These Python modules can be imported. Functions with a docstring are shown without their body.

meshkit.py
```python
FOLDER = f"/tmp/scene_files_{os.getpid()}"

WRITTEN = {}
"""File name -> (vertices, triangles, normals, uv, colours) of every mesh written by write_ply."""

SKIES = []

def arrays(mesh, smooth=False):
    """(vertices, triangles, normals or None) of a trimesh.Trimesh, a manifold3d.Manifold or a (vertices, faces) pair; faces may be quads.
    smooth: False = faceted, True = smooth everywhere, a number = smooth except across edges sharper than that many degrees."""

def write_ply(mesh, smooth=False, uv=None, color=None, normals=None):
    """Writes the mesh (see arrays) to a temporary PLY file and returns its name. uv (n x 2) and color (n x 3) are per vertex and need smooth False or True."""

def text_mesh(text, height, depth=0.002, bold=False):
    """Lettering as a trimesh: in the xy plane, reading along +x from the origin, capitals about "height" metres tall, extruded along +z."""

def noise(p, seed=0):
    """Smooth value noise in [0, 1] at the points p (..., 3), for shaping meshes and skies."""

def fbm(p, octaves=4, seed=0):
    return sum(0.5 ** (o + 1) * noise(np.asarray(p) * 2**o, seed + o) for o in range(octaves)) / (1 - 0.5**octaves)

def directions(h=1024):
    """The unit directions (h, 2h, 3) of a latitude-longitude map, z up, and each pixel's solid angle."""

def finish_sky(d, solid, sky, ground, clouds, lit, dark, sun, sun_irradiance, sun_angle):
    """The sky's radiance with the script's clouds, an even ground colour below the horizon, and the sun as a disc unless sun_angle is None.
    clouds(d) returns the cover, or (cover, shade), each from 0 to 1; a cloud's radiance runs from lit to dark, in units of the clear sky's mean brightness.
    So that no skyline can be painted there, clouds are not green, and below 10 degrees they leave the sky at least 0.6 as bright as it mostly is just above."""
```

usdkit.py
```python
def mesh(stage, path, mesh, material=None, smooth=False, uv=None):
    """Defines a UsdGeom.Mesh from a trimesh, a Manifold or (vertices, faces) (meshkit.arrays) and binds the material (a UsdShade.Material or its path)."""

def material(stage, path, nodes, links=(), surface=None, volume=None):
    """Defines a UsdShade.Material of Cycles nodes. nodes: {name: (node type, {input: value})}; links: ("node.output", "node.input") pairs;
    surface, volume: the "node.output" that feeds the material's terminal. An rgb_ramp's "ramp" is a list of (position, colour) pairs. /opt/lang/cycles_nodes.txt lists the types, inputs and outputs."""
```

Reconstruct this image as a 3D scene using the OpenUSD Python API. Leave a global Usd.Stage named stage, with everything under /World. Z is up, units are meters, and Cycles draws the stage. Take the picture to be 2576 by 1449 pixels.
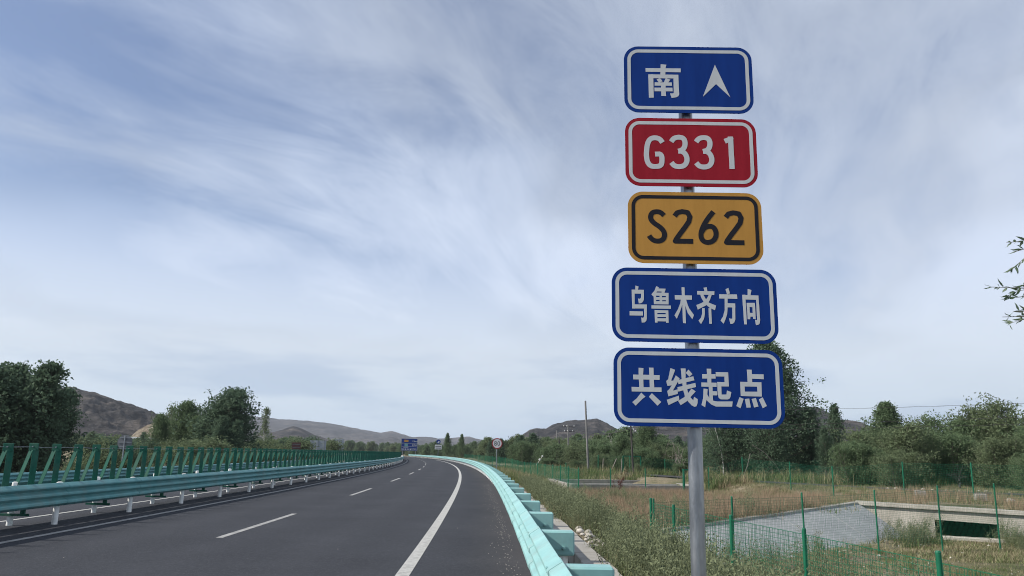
import math, random
import numpy as np, trimesh, usdkit, meshkit
from shapely.geometry import LineString, Polygon, box as sbox, Point
from shapely.ops import unary_union
from shapely import affinity
from pxr import Usd, UsdGeom, UsdLux, UsdShade, Gf, Sdf, Vt

stage = Usd.Stage.CreateInMemory()
UsdGeom.SetStageUpAxis(stage, "Z")
stage.SetDefaultPrim(UsdGeom.Xform.Define(stage, "/World").GetPrim())
UsdGeom.Scope.Define(stage, "/World/Looks")
rng = np.random.default_rng(7)
random.seed(7)

# ------------------------------------------------------------------ camera
PITCH, ROLL, EYE = math.atan(418.5 / 1935), 0.021, 1.72
cam = UsdGeom.Camera.Define(stage, "/World/camera")
cam.CreateHorizontalApertureAttr(36.0)
cam.CreateVerticalApertureAttr(20.25)
cam.CreateFocalLengthAttr(36.0 * 1935 / 2576)
cam.CreateClippingRangeAttr((0.1, 20000.0))
EXPOSURE = 0.5
cam.CreateExposureAttr(EXPOSURE)
_f = np.array([0, math.cos(PITCH), math.sin(PITCH)]); _u = np.array([0, -math.sin(PITCH), math.cos(PITCH)]); _x = np.array([1.0, 0, 0])
_r = math.cos(ROLL) * _x + math.sin(ROLL) * _u
_v = -math.sin(ROLL) * _x + math.cos(ROLL) * _u
cam.AddTransformOp().Set(Gf.Matrix4d(*_r, 0, *_v, 0, *(-_f), 0, 0, 0, EYE, 1))

# ------------------------------------------------------------------ sun and sky
SUN = np.array([-1.0, -0.2, 0.0]); SUN /= np.linalg.norm(SUN)
SUN_EL = math.radians(36)
SUN = SUN * math.cos(SUN_EL); SUN[2] = math.sin(SUN_EL)
sun = UsdLux.DistantLight.Define(stage, "/World/sun")
sun.CreateNormalizeAttr(True); sun.CreateIntensityAttr(1.15); sun.CreateAngleAttr(0.53)
sun.CreateColorAttr(Gf.Vec3f(1.0, 0.95, 0.87))
_z = SUN; _xx = np.cross([0, 0, 1], _z); _xx /= np.linalg.norm(_xx); _yy = np.cross(_z, _xx)
sun.AddTransformOp().Set(Gf.Matrix4d(*_xx, 0, *_yy, 0, *_z, 0, 0, 0, 50, 1))
SKY = 0.1
sky = UsdLux.DomeLight.Define(stage, "/World/sky")
sky.GetPrim().SetCustomDataByKey("kind", "structure")
sky_mat = usdkit.material(stage, "/World/Looks/sky_air", {
    "tc": ("texture_coordinate", {}),
    "sky": ("sky_texture", {"sky_type": "single_scattering", "sun_disc": False, "sun_elevation": SUN_EL, "sun_rotation": math.atan2(SUN[0], SUN[1]), "air_density": 1.0, "aerosol_density": 1.0}),
    "sep": ("separate_xyz", {}),
    "zc": ("math", {"math_type": "maximum", "value2": 0.0}),
    "zp": ("math", {"math_type": "add", "value2": 0.22}),
    "px": ("math", {"math_type": "divide"}), "py": ("math", {"math_type": "divide"}),
    "flat0": ("combine_xyz", {"z": 0.0}), "flat": ("vector_math", {"math_type": "add", "vector2": (-0.42, 0.05, 0.0)}),
    # the wind bends the streaks: a slow warp of the cloud layer's plane
    "wn": ("noise_texture", {"scale": 0.42, "detail": 1.0}),
    "ws": ("vector_math", {"math_type": "scale", "scale": 1.2}),
    "wa": ("vector_math", {"math_type": "add"}),
    "v1": ("vector_rotate", {"rotate_type": "z_axis", "angle": 0.42}), "v3": ("vector_rotate", {"rotate_type": "z_axis", "angle": 0.6}),
    "m1": ("mapping", {"mapping_type": "point", "scale": (2.1, 0.8, 1.0), "rotation": (0, 0, 0.62), "location": (5.2, 2.4, 0)}),
    "n1": ("noise_texture", {"scale": 1.0, "detail": 8.0, "roughness": 0.56, "distortion": 0.5}),
    "m2": ("mapping", {"mapping_type": "point", "scale": (1.1, 0.75, 1.0), "rotation": (0, 0, 0.5), "location": (1.2, 2.9, 4.0)}),
    "n2": ("noise_texture", {"scale": 1.0, "detail": 3.0, "roughness": 0.5}),
    "m3": ("mapping", {"mapping_type": "point", "scale": (6.5, 2.4, 1.0), "rotation": (0, 0, 0.75)}),
    "n3": ("noise_texture", {"scale": 1.0, "detail": 8.0, "roughness": 0.6, "distortion": 0.7}),
    "s12": ("mix_float", {"fac": 0.5}), "s123": ("mix_float", {"fac": 0.22}),
    "bx": ("math", {"math_type": "multiply", "value2": 0.17}), "bias": ("math", {"math_type": "add"}),
    "cov": ("rgb_ramp", {"ramp": [(0.0, (0.05,) * 3), (0.36, (0.16,) * 3), (0.43, (0.38,) * 3), (0.50, (0.66,) * 3), (0.60, (0.93,) * 3), (0.72, (0.96,) * 3), (1, (1, 1, 1))]}),
    "low": ("rgb_ramp", {"ramp": [(0.0, (1, 1, 1)), (0.12, (0.95,) * 3), (0.2, (0.72,) * 3), (0.30, (0.22,) * 3), (0.40, (0.0,) * 3), (1, (0, 0, 0))]}),
    "cov2": ("math", {"math_type": "maximum"}),
    "tint": ("rgb_ramp", {"ramp": [(0.0, (3.9, 4.7, 5.6)), (0.06, (4.5, 5.2, 6.0)), (0.13, (5.0, 5.55, 6.3)), (0.22, (4.8, 5.4, 6.5)), (0.4, (4.6, 5.15, 6.15)), (1, (4.7, 5.2, 6.1))]}),
    # low grey bars of cloud near the horizon
    "mb": ("mapping", {"mapping_type": "point", "scale": (3.0, 3.0, 17.0), "location": (0.9, 0.3, 0.1)}),
    "nb": ("noise_texture", {"scale": 1.0, "detail": 6.0, "roughness": 0.55}),
    "bar": ("rgb_ramp", {"ramp": [(0, (1, 1, 1)), (0.50, (1, 1, 1)), (0.62, (0.80, 0.84, 0.905)), (1, (0.72, 0.78, 0.87))]}),
    "barz": ("rgb_ramp", {"ramp": [(0, (1, 1, 1)), (0.10, (1, 1, 1)), (0.16, (0, 0, 0)), (1, (0, 0, 0))]}),
    "barm": ("mix_color", {"blend_type": "multiply", "use_clamp": False}),
    "thick": ("rgb_ramp", {"ramp": [(0.0, (1, 1, 1)), (0.38, (0.93,) * 3), (0.50, (0.86,) * 3), (0.60, (1.10,) * 3), (1, (1.15,) * 3)]}),
    "hi": ("rgb_ramp", {"ramp": [(0, (0, 0, 0)), (0.10, (0.12,) * 3), (0.32, (1, 1, 1)), (1, (1, 1, 1))]}),
    "lit": ("mix_color", {"blend_type": "multiply", "use_clamp": False}),
    "blue": ("mix_color", {"blend_type": "multiply", "fac": 1.0, "b": (0.66, 0.72, 0.86), "use_clamp": False}),
    "mix": ("mix_color", {"blend_type": "mix", "use_clamp": False}),
    "bg": ("background_shader", {"strength": SKY}),
}, [("tc.generated", "sep.vector"), ("sep.z", "zc.value1"), ("zc.value", "zp.value1"), ("sep.x", "px.value1"), ("zp.value", "px.value2"), ("sep.y", "py.value1"), ("zp.value", "py.value2"),
    ("px.value", "flat0.x"), ("py.value", "flat0.y"), ("flat0.vector", "flat.vector1"), ("flat.vector", "wn.vector"), ("wn.color", "ws.vector1"), ("flat.vector", "wa.vector1"), ("ws.vector", "wa.vector2"),
    ("wa.vector", "v1.vector"), ("v1.vector", "m1.vector"), ("m1.vector", "n1.vector"), ("wa.vector", "m2.vector"), ("m2.vector", "n2.vector"), ("wa.vector", "v3.vector"), ("v3.vector", "m3.vector"), ("m3.vector", "n3.vector"),
    ("n1.fac", "s12.a"), ("n2.fac", "s12.b"), ("s12.result", "s123.a"), ("n3.fac", "s123.b"), ("sep.x", "bx.value1"), ("s123.result", "bias.value1"), ("bx.value", "bias.value2"), ("bias.value", "cov.fac"),
    ("zc.value", "low.fac"), ("cov.color", "cov2.value1"), ("low.color", "cov2.value2"), ("tc.generated", "mb.vector"), ("mb.vector", "nb.vector"), ("nb.fac", "bar.fac"), ("zc.value", "barz.fac"),
    ("zc.value", "tint.fac"), ("zc.value", "hi.fac"), ("hi.color", "lit.fac"), ("tint.color", "barm.a"), ("bar.color", "barm.b"), ("barz.color", "barm.fac"), ("n2.fac", "thick.fac"), ("barm.result", "lit.a"), ("thick.color", "lit.b"), ("sky.color", "blue.a"), ("blue.result", "mix.a"), ("lit.result", "mix.b"), ("cov2.value", "mix.fac"), ("mix.result", "bg.color")],
    surface="bg.background")
UsdShade.MaterialBindingAPI.Apply(sky.GetPrim()).Bind(sky_mat)

# ------------------------------------------------------------------ helpers
COUNT = {}


def numbered(parent, name):
    k = COUNT.get((parent, name), 0)
    COUNT[(parent, name)] = k + 1
    return f"{parent}/{name}" if k == 0 else f"{parent}/{name}_{k:03d}"


def tag(path, label=None, cat=None, group=None, kind=None):
    p = stage.GetPrimAtPath(path)
    for k, v in (("label", label), ("category", cat), ("group", group), ("kind", kind)):
        if v:
            p.SetCustomDataByKey(k, v)
    return path


def thing(name, label, cat, group=None, loc=None, rz=0.0, scale=None):
    assert 4 <= len(label.split()) <= 16, (len(label.split()), label)
    path = numbered("/World", name)
    x = UsdGeom.Xform.Define(stage, path)
    if loc is not None:
        x.AddTranslateOp().Set(Gf.Vec3d(*map(float, loc)))
        if rz:
            x.AddRotateZOp().Set(math.degrees(rz))
        if scale is not None:
            x.AddScaleOp().Set(Gf.Vec3f(*map(float, np.broadcast_to(scale, 3))))
    return tag(path, label, cat, group)


def copy_of(proto, name, label, cat, group=None, loc=(0, 0, 0), rz=0.0, scale=None):
    path = thing(name, label, cat, group, loc, rz, scale)
    p = stage.GetPrimAtPath(path)
    p.GetReferences().AddInternalReference(proto)
    p.SetInstanceable(True)
    return path


def put(parent, name, m, mat, smooth=False, label=None, **kw):
    path = numbered(parent, name)
    if isinstance(m, list):
        m = join(m)
    usdkit.mesh(stage, path, m, LOOK[mat] if isinstance(mat, str) else mat, smooth=smooth)
    return tag(path, label, **kw)


def join(ms):
    vs, fs, n = [], [], 0
    for m in ms:
        v, f, _ = meshkit.arrays(m)
        vs.append(v); fs.append(f + n); n += len(v)
    return np.vstack(vs), np.vstack(fs)


def moved(m, mat=None, t=None, rz=None):
    v, f, _ = meshkit.arrays(m)
    if mat is not None:
        v = v @ np.asarray(mat).T
    if rz is not None:
        c, s = math.cos(rz), math.sin(rz)
        v = v @ np.array([[c, -s, 0], [s, c, 0], [0, 0, 1.0]]).T
    if t is not None:
        v = v + np.asarray(t)
    return v, f


def bx(size, at=(0, 0, 0), rz=0.0, cham=0.0):
    """A box, its edges chamfered by cham."""
    if cham:
        sx, sy, sz = np.asarray(size) / 2
        pts = []
        for a in (-1, 1):
            for b in (-1, 1):
                for c in (-1, 1):
                    pts += [(a * (sx - cham), b * (sy - cham), c * sz), (a * (sx - cham), b * sy, c * (sz - cham)), (a * sx, b * (sy - cham), c * (sz - cham))]
        m = trimesh.convex.convex_hull(np.array(pts))
    else:
        m = trimesh.creation.box(size)
    return moved(m, None, at, rz)


def tube(points, radii, n=6, cap=True):
    p = np.asarray(points, float)
    r = np.broadcast_to(np.asarray(radii, float), (len(p),))
    t = np.gradient(p, axis=0); t /= np.linalg.norm(t, axis=1, keepdims=True) + 1e-12
    ref = np.array([0, 0, 1.0]) if abs(t[0, 2]) < 0.9 else np.array([1.0, 0, 0])
    a = np.cross(t, ref); a /= np.linalg.norm(a, axis=1, keepdims=True) + 1e-12
    b = np.cross(t, a)
    ang = np.arange(n) * 2 * np.pi / n
    v = (p[:, None] + r[:, None, None] * (np.cos(ang)[None, :, None] * a[:, None] + np.sin(ang)[None, :, None] * b[:, None])).reshape(-1, 3)
    f = []
    for i in range(len(p) - 1):
        for j in range(n):
            q, w = i * n + j, i * n + (j + 1) % n
            f += [(q, w, w + n), (q, w + n, q + n)]
    if cap:
        for base, flip in ((0, 0), ((len(p) - 1) * n, 1)):
            for j in range(1, n - 1):
                f.append((base, base + j + 1, base + j) if not flip else (base, base + j, base + j + 1))
    return v, np.array(f)


def rod(a, b, r, n=8, r2=None):
    return tube([a, b], [r, r if r2 is None else r2], n)


def loft(profile, at, closed=True, caps=True):
    """profile (k, 2) swept through frames at: list of functions (k,2)->(k,3) points already evaluated: array (m, k, 3)."""
    P = np.asarray(at, float)
    m, k = P.shape[:2]
    f = []
    for i in range(m - 1):
        for j in range(k if closed else k - 1):
            a, b = i * k + j, i * k + (j + 1) % k
            f += [(a, b, b + k), (a, b + k, a + k)]
    f = np.array(f)
    if caps and closed:
        tri = np.array(earcut(profile))
        f = np.vstack([f, tri[:, ::-1], tri + (m - 1) * k])
    return P.reshape(-1, 3), f


def earcut(poly):
    v, f = trimesh.creation.triangulate_polygon(Polygon(poly), engine="earcut")
    idx = [int(np.argmin(np.sum((np.asarray(poly) - q) ** 2, 1))) for q in v]
    return [[idx[a] for a in t] for t in f]


def sheet(xs, ys, zf):
    X, Y = np.meshgrid(xs, ys, indexing="xy")
    Z = zf(X, Y)
    n, k = X.shape
    i, j = np.meshgrid(np.arange(n - 1), np.arange(k - 1), indexing="ij")
    a = i * k + j
    q = np.stack([a, a + 1, a + k + 1, a + k], -1).reshape(-1, 4)
    return np.stack([X, Y, Z], -1).reshape(-1, 3), np.vstack([q[:, [0, 1, 2]], q[:, [0, 2, 3]]])


def sstep(a, b, x):
    t = np.clip((x - a) / (b - a), 0, 1)
    return t * t * (3 - 2 * t)


def fbm2(x, y, sc, octv=4, seed=0):
    return meshkit.fbm(np.stack([np.asarray(x, float) * sc, np.asarray(y, float) * sc, np.zeros_like(x, float) + seed * 7.3], -1), octv, seed)


# ------------------------------------------------------------------ materials
LOOK = {}


def look(name, c1, c2=None, rough=0.7, scale=4.0, detail=5.0, bump=0.0, bscale=None, metal=0.0, lo=0.35, hi=0.65, space="object", spec=None, island=False, trans=0.0, stretch=None, dirt=0.0, dirt_scale=3.0):
    """A surface whose colour runs from c1 to c2 by noise (or, for leaves, leaf by leaf), with fine relief."""
    c2 = c1 if c2 is None else c2
    n = {"tc": ("texture_coordinate", {}), "geo": ("geometry", {}), "map": ("mapping", {"mapping_type": "point", "scale": stretch or (1, 1, 1)}),
         "noise": ("noise_texture", {"scale": scale, "detail": detail, "roughness": 0.6}),
         "ramp": ("rgb_ramp", {"ramp": [(0, c1), (lo, c1), (hi, c2), (1, c2)]}),
         "p": ("principled_bsdf", {"roughness": rough, "metallic": metal})}
    if spec is not None:
        n["p"][1]["specular_ior_level"] = spec
    l = [("geo.position" if space == "world" else "tc.object", "map.vector"), ("map.vector", "noise.vector")]
    if island:
        n["isl"] = ("mix_float", {"fac": 0.5})
        l += [("noise.fac", "isl.a"), ("geo.random_per_island", "isl.b"), ("isl.result", "ramp.fac")]
    else:
        l += [("noise.fac", "ramp.fac")]
    col = "ramp.color"
    if dirt:      # dust and grime in blotches and runs
        n["dm"] = ("mapping", {"mapping_type": "point", "scale": (1, 1, 0.45)})
        n["dn"] = ("noise_texture", {"scale": dirt_scale, "detail": 10.0, "roughness": 0.68})
        n["dr"] = ("rgb_ramp", {"ramp": [(0, (0, 0, 0)), (0.47, (0, 0, 0)), (0.62, (dirt,) * 3), (0.75, (dirt * 1.6,) * 3), (1, (dirt * 1.6,) * 3)]})
        n["dx"] = ("mix_color", {"blend_type": "mix", "b": (0.20, 0.18, 0.15)})
        l += [("geo.position", "dm.vector"), ("dm.vector", "dn.vector"), ("dn.fac", "dr.fac"), ("dr.color", "dx.fac"), (col, "dx.a")]
        col = "dx.result"
    l += [(col, "p.base_color")]
    if bump:
        n["bn"] = ("noise_texture", {"scale": bscale or scale * 4, "detail": 6.0, "roughness": 0.65})
        n["bump"] = ("bump", {"strength": bump, "distance": 0.02})
        l += [("map.vector", "bn.vector"), ("bn.fac", "bump.height"), ("bump.normal", "p.normal")]
    surf = "p.BSDF"
    if trans:
        n["tr"] = ("translucent_bsdf", {})
        n["mc"] = ("mix_closure", {"fac": trans})
        l += [("ramp.color", "tr.color"), ("p.BSDF", "mc.closure1"), ("tr.BSDF", "mc.closure2")]
        surf = "mc.closure"
    LOOK[name] = usdkit.material(stage, f"/World/Looks/{name}", n, l, surface=surf)
    return LOOK[name]


# asphalt: fine pale and dark grit, broad patches, worn wheel tracks left to the relief
LOOK["asphalt"] = usdkit.material(stage, "/World/Looks/asphalt", {
    "geo": ("geometry", {}),
    "grit": ("voronoi_texture", {"scale": 60.0}), "grit_r": ("rgb_ramp", {"ramp": [(0, (0.031, 0.0335, 0.040)), (0.75, (0.037, 0.0395, 0.046)), (0.95, (0.049, 0.051, 0.058)), (1, (0.072, 0.074, 0.08))]}),
    "gs": ("separate_color", {}),
    "n": ("noise_texture", {"scale": 0.35, "detail": 6.0, "roughness": 0.65}), "nr": ("rgb_ramp", {"ramp": [(0, (0.8,) * 3), (0.35, (0.88,) * 3), (0.65, (1.08,) * 3), (1, (1.15,) * 3)]}),
    "n2": ("noise_texture", {"scale": 9.0, "detail": 5.0, "roughness": 0.7}), "nr2": ("rgb_ramp", {"ramp": [(0, (0.8,) * 3), (0.4, (0.94,) * 3), (0.6, (1.06,) * 3), (1, (1.2,) * 3)]}),
    "m1": ("mix_color", {"blend_type": "multiply", "fac": 1.0}), "m2": ("mix_color", {"blend_type": "multiply", "fac": 1.0}),
    # distance from the edge line: tyres polish two tracks in each lane, dust gathers along the shoulder
    "xyz": ("separate_xyz", {}), "yy": ("math", {"math_type": "multiply"}), "y2": ("math", {"math_type": "multiply", "value2": 0.00034}), "y1": ("math", {"math_type": "multiply", "value2": 0.02}),
    "s1": ("math", {"math_type": "add"}), "s2": ("math", {"math_type": "add"}), "s": ("math", {"math_type": "add", "value2": 1.2}),
    "wob": ("math", {"math_type": "multiply_add", "value2": 1.1, "value3": -0.55}), "sw": ("math", {"math_type": "add"}),
    "tr": ("math", {"math_type": "multiply", "value2": 3.35}), "tc_": ("math", {"math_type": "cosine"}), "trk": ("rgb_ramp", {"ramp": [(0, (0.97,) * 3), (0.5, (1.0,) * 3), (1, (1.07, 1.065, 1.06))]}),
    "th": ("math", {"math_type": "multiply_add", "value2": 0.5, "value3": 0.5}), "m3": ("mix_color", {"blend_type": "multiply", "fac": 1.0, "use_clamp": False}),
    "du": ("map_range", {"from_min": 0.75, "from_max": 2.1, "to_min": 0.0, "to_max": 0.75, "clamp": True}), "dn": ("math", {"math_type": "multiply"}),
    "m4": ("mix_color", {"blend_type": "mix", "b": (0.085, 0.076, 0.066)}),
    "bn": ("noise_texture", {"scale": 90.0, "detail": 4.0}), "bump": ("bump", {"strength": 0.5, "distance": 0.01}),
    "p": ("principled_bsdf", {"roughness": 0.85, "specular_ior_level": 0.12})},
    [("geo.position", "grit.vector"), ("grit.color", "gs.color"), ("gs.r", "grit_r.fac"), ("geo.position", "n.vector"), ("n.fac", "nr.fac"), ("geo.position", "n2.vector"), ("n2.fac", "nr2.fac"), ("grit_r.color", "m1.a"), ("nr.color", "m1.b"),
     ("m1.result", "m2.a"), ("nr2.color", "m2.b"), ("geo.position", "xyz.vector"), ("xyz.y", "yy.value1"), ("xyz.y", "yy.value2"), ("yy.value", "y2.value1"), ("xyz.y", "y1.value1"), ("y2.value", "s1.value1"), ("y1.value", "s1.value2"), ("s1.value", "s2.value1"), ("xyz.x", "s2.value2"), ("s2.value", "s.value1"),
     ("n.fac", "wob.value1"), ("s.value", "sw.value1"), ("wob.value", "sw.value2"), ("sw.value", "tr.value1"), ("tr.value", "tc_.value1"), ("tc_.value", "th.value1"), ("th.value", "trk.fac"), ("m2.result", "m3.a"), ("trk.color", "m3.b"),
     ("sw.value", "du.value"), ("du.result", "dn.value1"), ("n2.fac", "dn.value2"), ("dn.value", "m4.fac"), ("m3.result", "m4.a"), ("m4.result", "p.base_color"), ("geo.position", "bn.vector"), ("bn.fac", "bump.height"), ("bump.normal", "p.normal")], surface="p.BSDF")
# ground: dry earth and patchy turf
LOOK["earth"] = usdkit.material(stage, "/World/Looks/earth", {
    "geo": ("geometry", {}),
    "n1": ("noise_texture", {"scale": 0.16, "detail": 8.0, "roughness": 0.65, "distortion": 0.4}),
    "r1": ("rgb_ramp", {"ramp": [(0, (0.06, 0.07, 0.033)), (0.40, (0.085, 0.09, 0.045)), (0.48, (0.17, 0.145, 0.092)), (0.60, (0.245, 0.205, 0.145)), (1, (0.31, 0.265, 0.20))]}),
    "n2": ("noise_texture", {"scale": 7.0, "detail": 8.0, "roughness": 0.75}),
    "r2": ("rgb_ramp", {"ramp": [(0, (0.45,) * 3), (0.4, (0.75,) * 3), (0.6, (1.1,) * 3), (1, (1.7,) * 3)]}),
    "m": ("mix_color", {"blend_type": "multiply", "fac": 1.0, "use_clamp": False}),
    "bump": ("bump", {"strength": 0.8, "distance": 0.08}),
    "p": ("principled_bsdf", {"roughness": 0.95, "specular_ior_level": 0.15})},
    [("geo.position", "n1.vector"), ("n1.fac", "r1.fac"), ("geo.position", "n2.vector"), ("n2.fac", "r2.fac"), ("r1.color", "m.a"), ("r2.color", "m.b"), ("m.result", "p.base_color"), ("n2.fac", "bump.height"), ("bump.normal", "p.normal")], surface="p.BSDF")
# bare rock of the hills: scree, darker shrub patches, crags
def rock_look(name, c1, c2, c3, s):
    LOOK[name] = usdkit.material(stage, f"/World/Looks/{name}", {
        "geo": ("geometry", {}), "map": ("mapping", {"mapping_type": "point", "scale": (1, 1, 2.2)}),
        "n1": ("noise_texture", {"scale": s, "detail": 9.0, "roughness": 0.7, "distortion": 0.3}),
        "r1": ("rgb_ramp", {"ramp": [(0, c1), (0.38, c1), (0.5, c2), (0.62, c3), (1, c3)]}),
        "n2": ("noise_texture", {"scale": s * 6, "detail": 8.0, "roughness": 0.75}),
        "r2": ("rgb_ramp", {"ramp": [(0, (0.3,) * 3), (0.42, (0.62,) * 3), (0.56, (1.15,) * 3), (1, (1.9,) * 3)]}),
        "m": ("mix_color", {"blend_type": "multiply", "fac": 1.0, "use_clamp": False}),
        "bump": ("bump", {"strength": 0.9, "distance": 0.35 / s}),
        "p": ("principled_bsdf", {"roughness": 0.95, "specular_ior_level": 0.1})},
        [("geo.position", "map.vector"), ("map.vector", "n1.vector"), ("n1.fac", "r1.fac"), ("map.vector", "n2.vector"), ("n2.fac", "r2.fac"), ("r1.color", "m.a"), ("r2.color", "m.b"), ("m.result", "p.base_color"), ("n2.fac", "bump.height"), ("bump.normal", "p.normal")], surface="p.BSDF")


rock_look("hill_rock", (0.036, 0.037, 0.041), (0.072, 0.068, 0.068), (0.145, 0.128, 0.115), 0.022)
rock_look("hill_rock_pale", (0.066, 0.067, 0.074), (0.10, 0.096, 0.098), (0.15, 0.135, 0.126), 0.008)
rock_look("sand_rock", (0.2, 0.165, 0.12), (0.26, 0.22, 0.165), (0.34, 0.3, 0.24), 0.15)
look("line_paint", (0.27, 0.27, 0.255), (0.40, 0.395, 0.37), rough=0.75, scale=14, detail=8, lo=0.3, hi=0.55, space="world", bump=0.4, bscale=60)
look("line_rib", (0.12, 0.12, 0.115), (0.20, 0.198, 0.19), rough=0.8, scale=14, detail=8, space="world")
look("concrete_warm", (0.27, 0.25, 0.21), (0.39, 0.365, 0.315), rough=0.85, scale=0.9, detail=9, space="world", bump=0.25, bscale=20, stretch=(1, 1, 0.35))
look("line_paint_dull", (0.16, 0.16, 0.155), (0.34, 0.335, 0.32), rough=0.8, scale=5, detail=8, lo=0.35, hi=0.65, space="world", bump=0.4, bscale=60)
look("teal_paint", (0.185, 0.365, 0.36), (0.24, 0.435, 0.42), spec=0.35, dirt=0.22, dirt_scale=2.6, rough=0.45, scale=2.2, detail=9, space="world", bump=0.03, bscale=60)
look("teal_dusty", (0.075, 0.218, 0.225), (0.112, 0.272, 0.278), spec=0.25, dirt=0.25, dirt_scale=2.2, rough=0.55, scale=2.0, detail=7, space="world", bump=0.03, bscale=60)
look("green_paint", (0.004, 0.062, 0.042), (0.007, 0.082, 0.055), spec=0.18, dirt=0.10, rough=0.55, scale=6, bump=0.03)
look("fence_green", (0.005, 0.090, 0.047), (0.008, 0.115, 0.060), spec=0.25, rough=0.5, scale=6)
look("white_paint", (0.60, 0.61, 0.60), (0.72, 0.72, 0.70), dirt=0.25, dirt_scale=6.0, rough=0.55, scale=5, detail=8)
look("galvanised", (0.17, 0.185, 0.205), (0.36, 0.38, 0.40), rough=0.36, dirt=0.15, dirt_scale=5.0, scale=14, detail=9, metal=0.8, bump=0.08, bscale=70, stretch=(1, 1, 0.25))
look("steel_grey", (0.10, 0.108, 0.12), (0.15, 0.158, 0.17), rough=0.5, scale=3, metal=0.3)
look("sign_back", (0.24, 0.27, 0.30), (0.30, 0.33, 0.36), rough=0.55, scale=2)
look("sign_white", (0.43, 0.45, 0.46), (0.47, 0.49, 0.50), rough=0.6, scale=7, detail=8, spec=0.2, stretch=(2, 1, 0.3))
look("sign_blue", (0.0012, 0.0245, 0.155), (0.0024, 0.031, 0.185), rough=0.6, scale=7, detail=9, spec=0.14, stretch=(2, 1, 0.3))
look("sign_red", (0.225, 0.0065, 0.016), (0.26, 0.010, 0.021), rough=0.6, scale=7, detail=9, spec=0.14, stretch=(2, 1, 0.3))
look("sign_yellow", (0.375, 0.192, 0.041), (0.43, 0.222, 0.049), rough=0.6, scale=7, detail=9, spec=0.14, stretch=(2, 1, 0.3))
look("sign_black", (0.010, 0.011, 0.016), (0.014, 0.014, 0.02), rough=0.6, scale=2, spec=0.15)
look("sign_brown", (0.055, 0.02, 0.022), (0.075, 0.03, 0.03), rough=0.6, scale=6)
look("sign_cyan", (0.10, 0.26, 0.27), rough=0.5)
look("concrete", (0.17, 0.16, 0.145), (0.26, 0.245, 0.22), rough=0.85, scale=2.2, detail=9, space="world", bump=0.35, bscale=30)
look("concrete_pale", (0.22, 0.208, 0.185), (0.34, 0.32, 0.29), rough=0.85, scale=1.1, detail=9, space="world", bump=0.25, bscale=20)
look("concrete_grey", (0.225, 0.232, 0.236), (0.29, 0.296, 0.298), rough=0.8, scale=0.7, detail=9, space="world", bump=0.25, bscale=24)
look("concrete_pole", (0.10, 0.099, 0.096), (0.17, 0.167, 0.162), rough=0.85, scale=3, detail=8, stretch=(1, 1, 0.2))
look("dark_wood", (0.022, 0.02, 0.02), (0.05, 0.046, 0.042), rough=0.9, scale=5, detail=8, stretch=(1, 1, 0.1))
look("wood_grey", (0.16, 0.14, 0.12), (0.26, 0.23, 0.20), rough=0.9, scale=5, detail=8)
look("stone", (0.26, 0.235, 0.20), (0.46, 0.43, 0.38), rough=0.9, scale=9, detail=8, bump=0.4, bscale=40, space="world")
look("stone_pale", (0.40, 0.38, 0.34), (0.56, 0.53, 0.48), rough=0.9, scale=6, detail=8, bump=0.4, bscale=40, space="world")
look("bark", (0.07, 0.06, 0.05), (0.15, 0.13, 0.11), rough=0.95, scale=6, detail=7)
look("bark_pale", (0.26, 0.25, 0.23), (0.42, 0.40, 0.37), rough=0.9, scale=4, detail=7)
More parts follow.
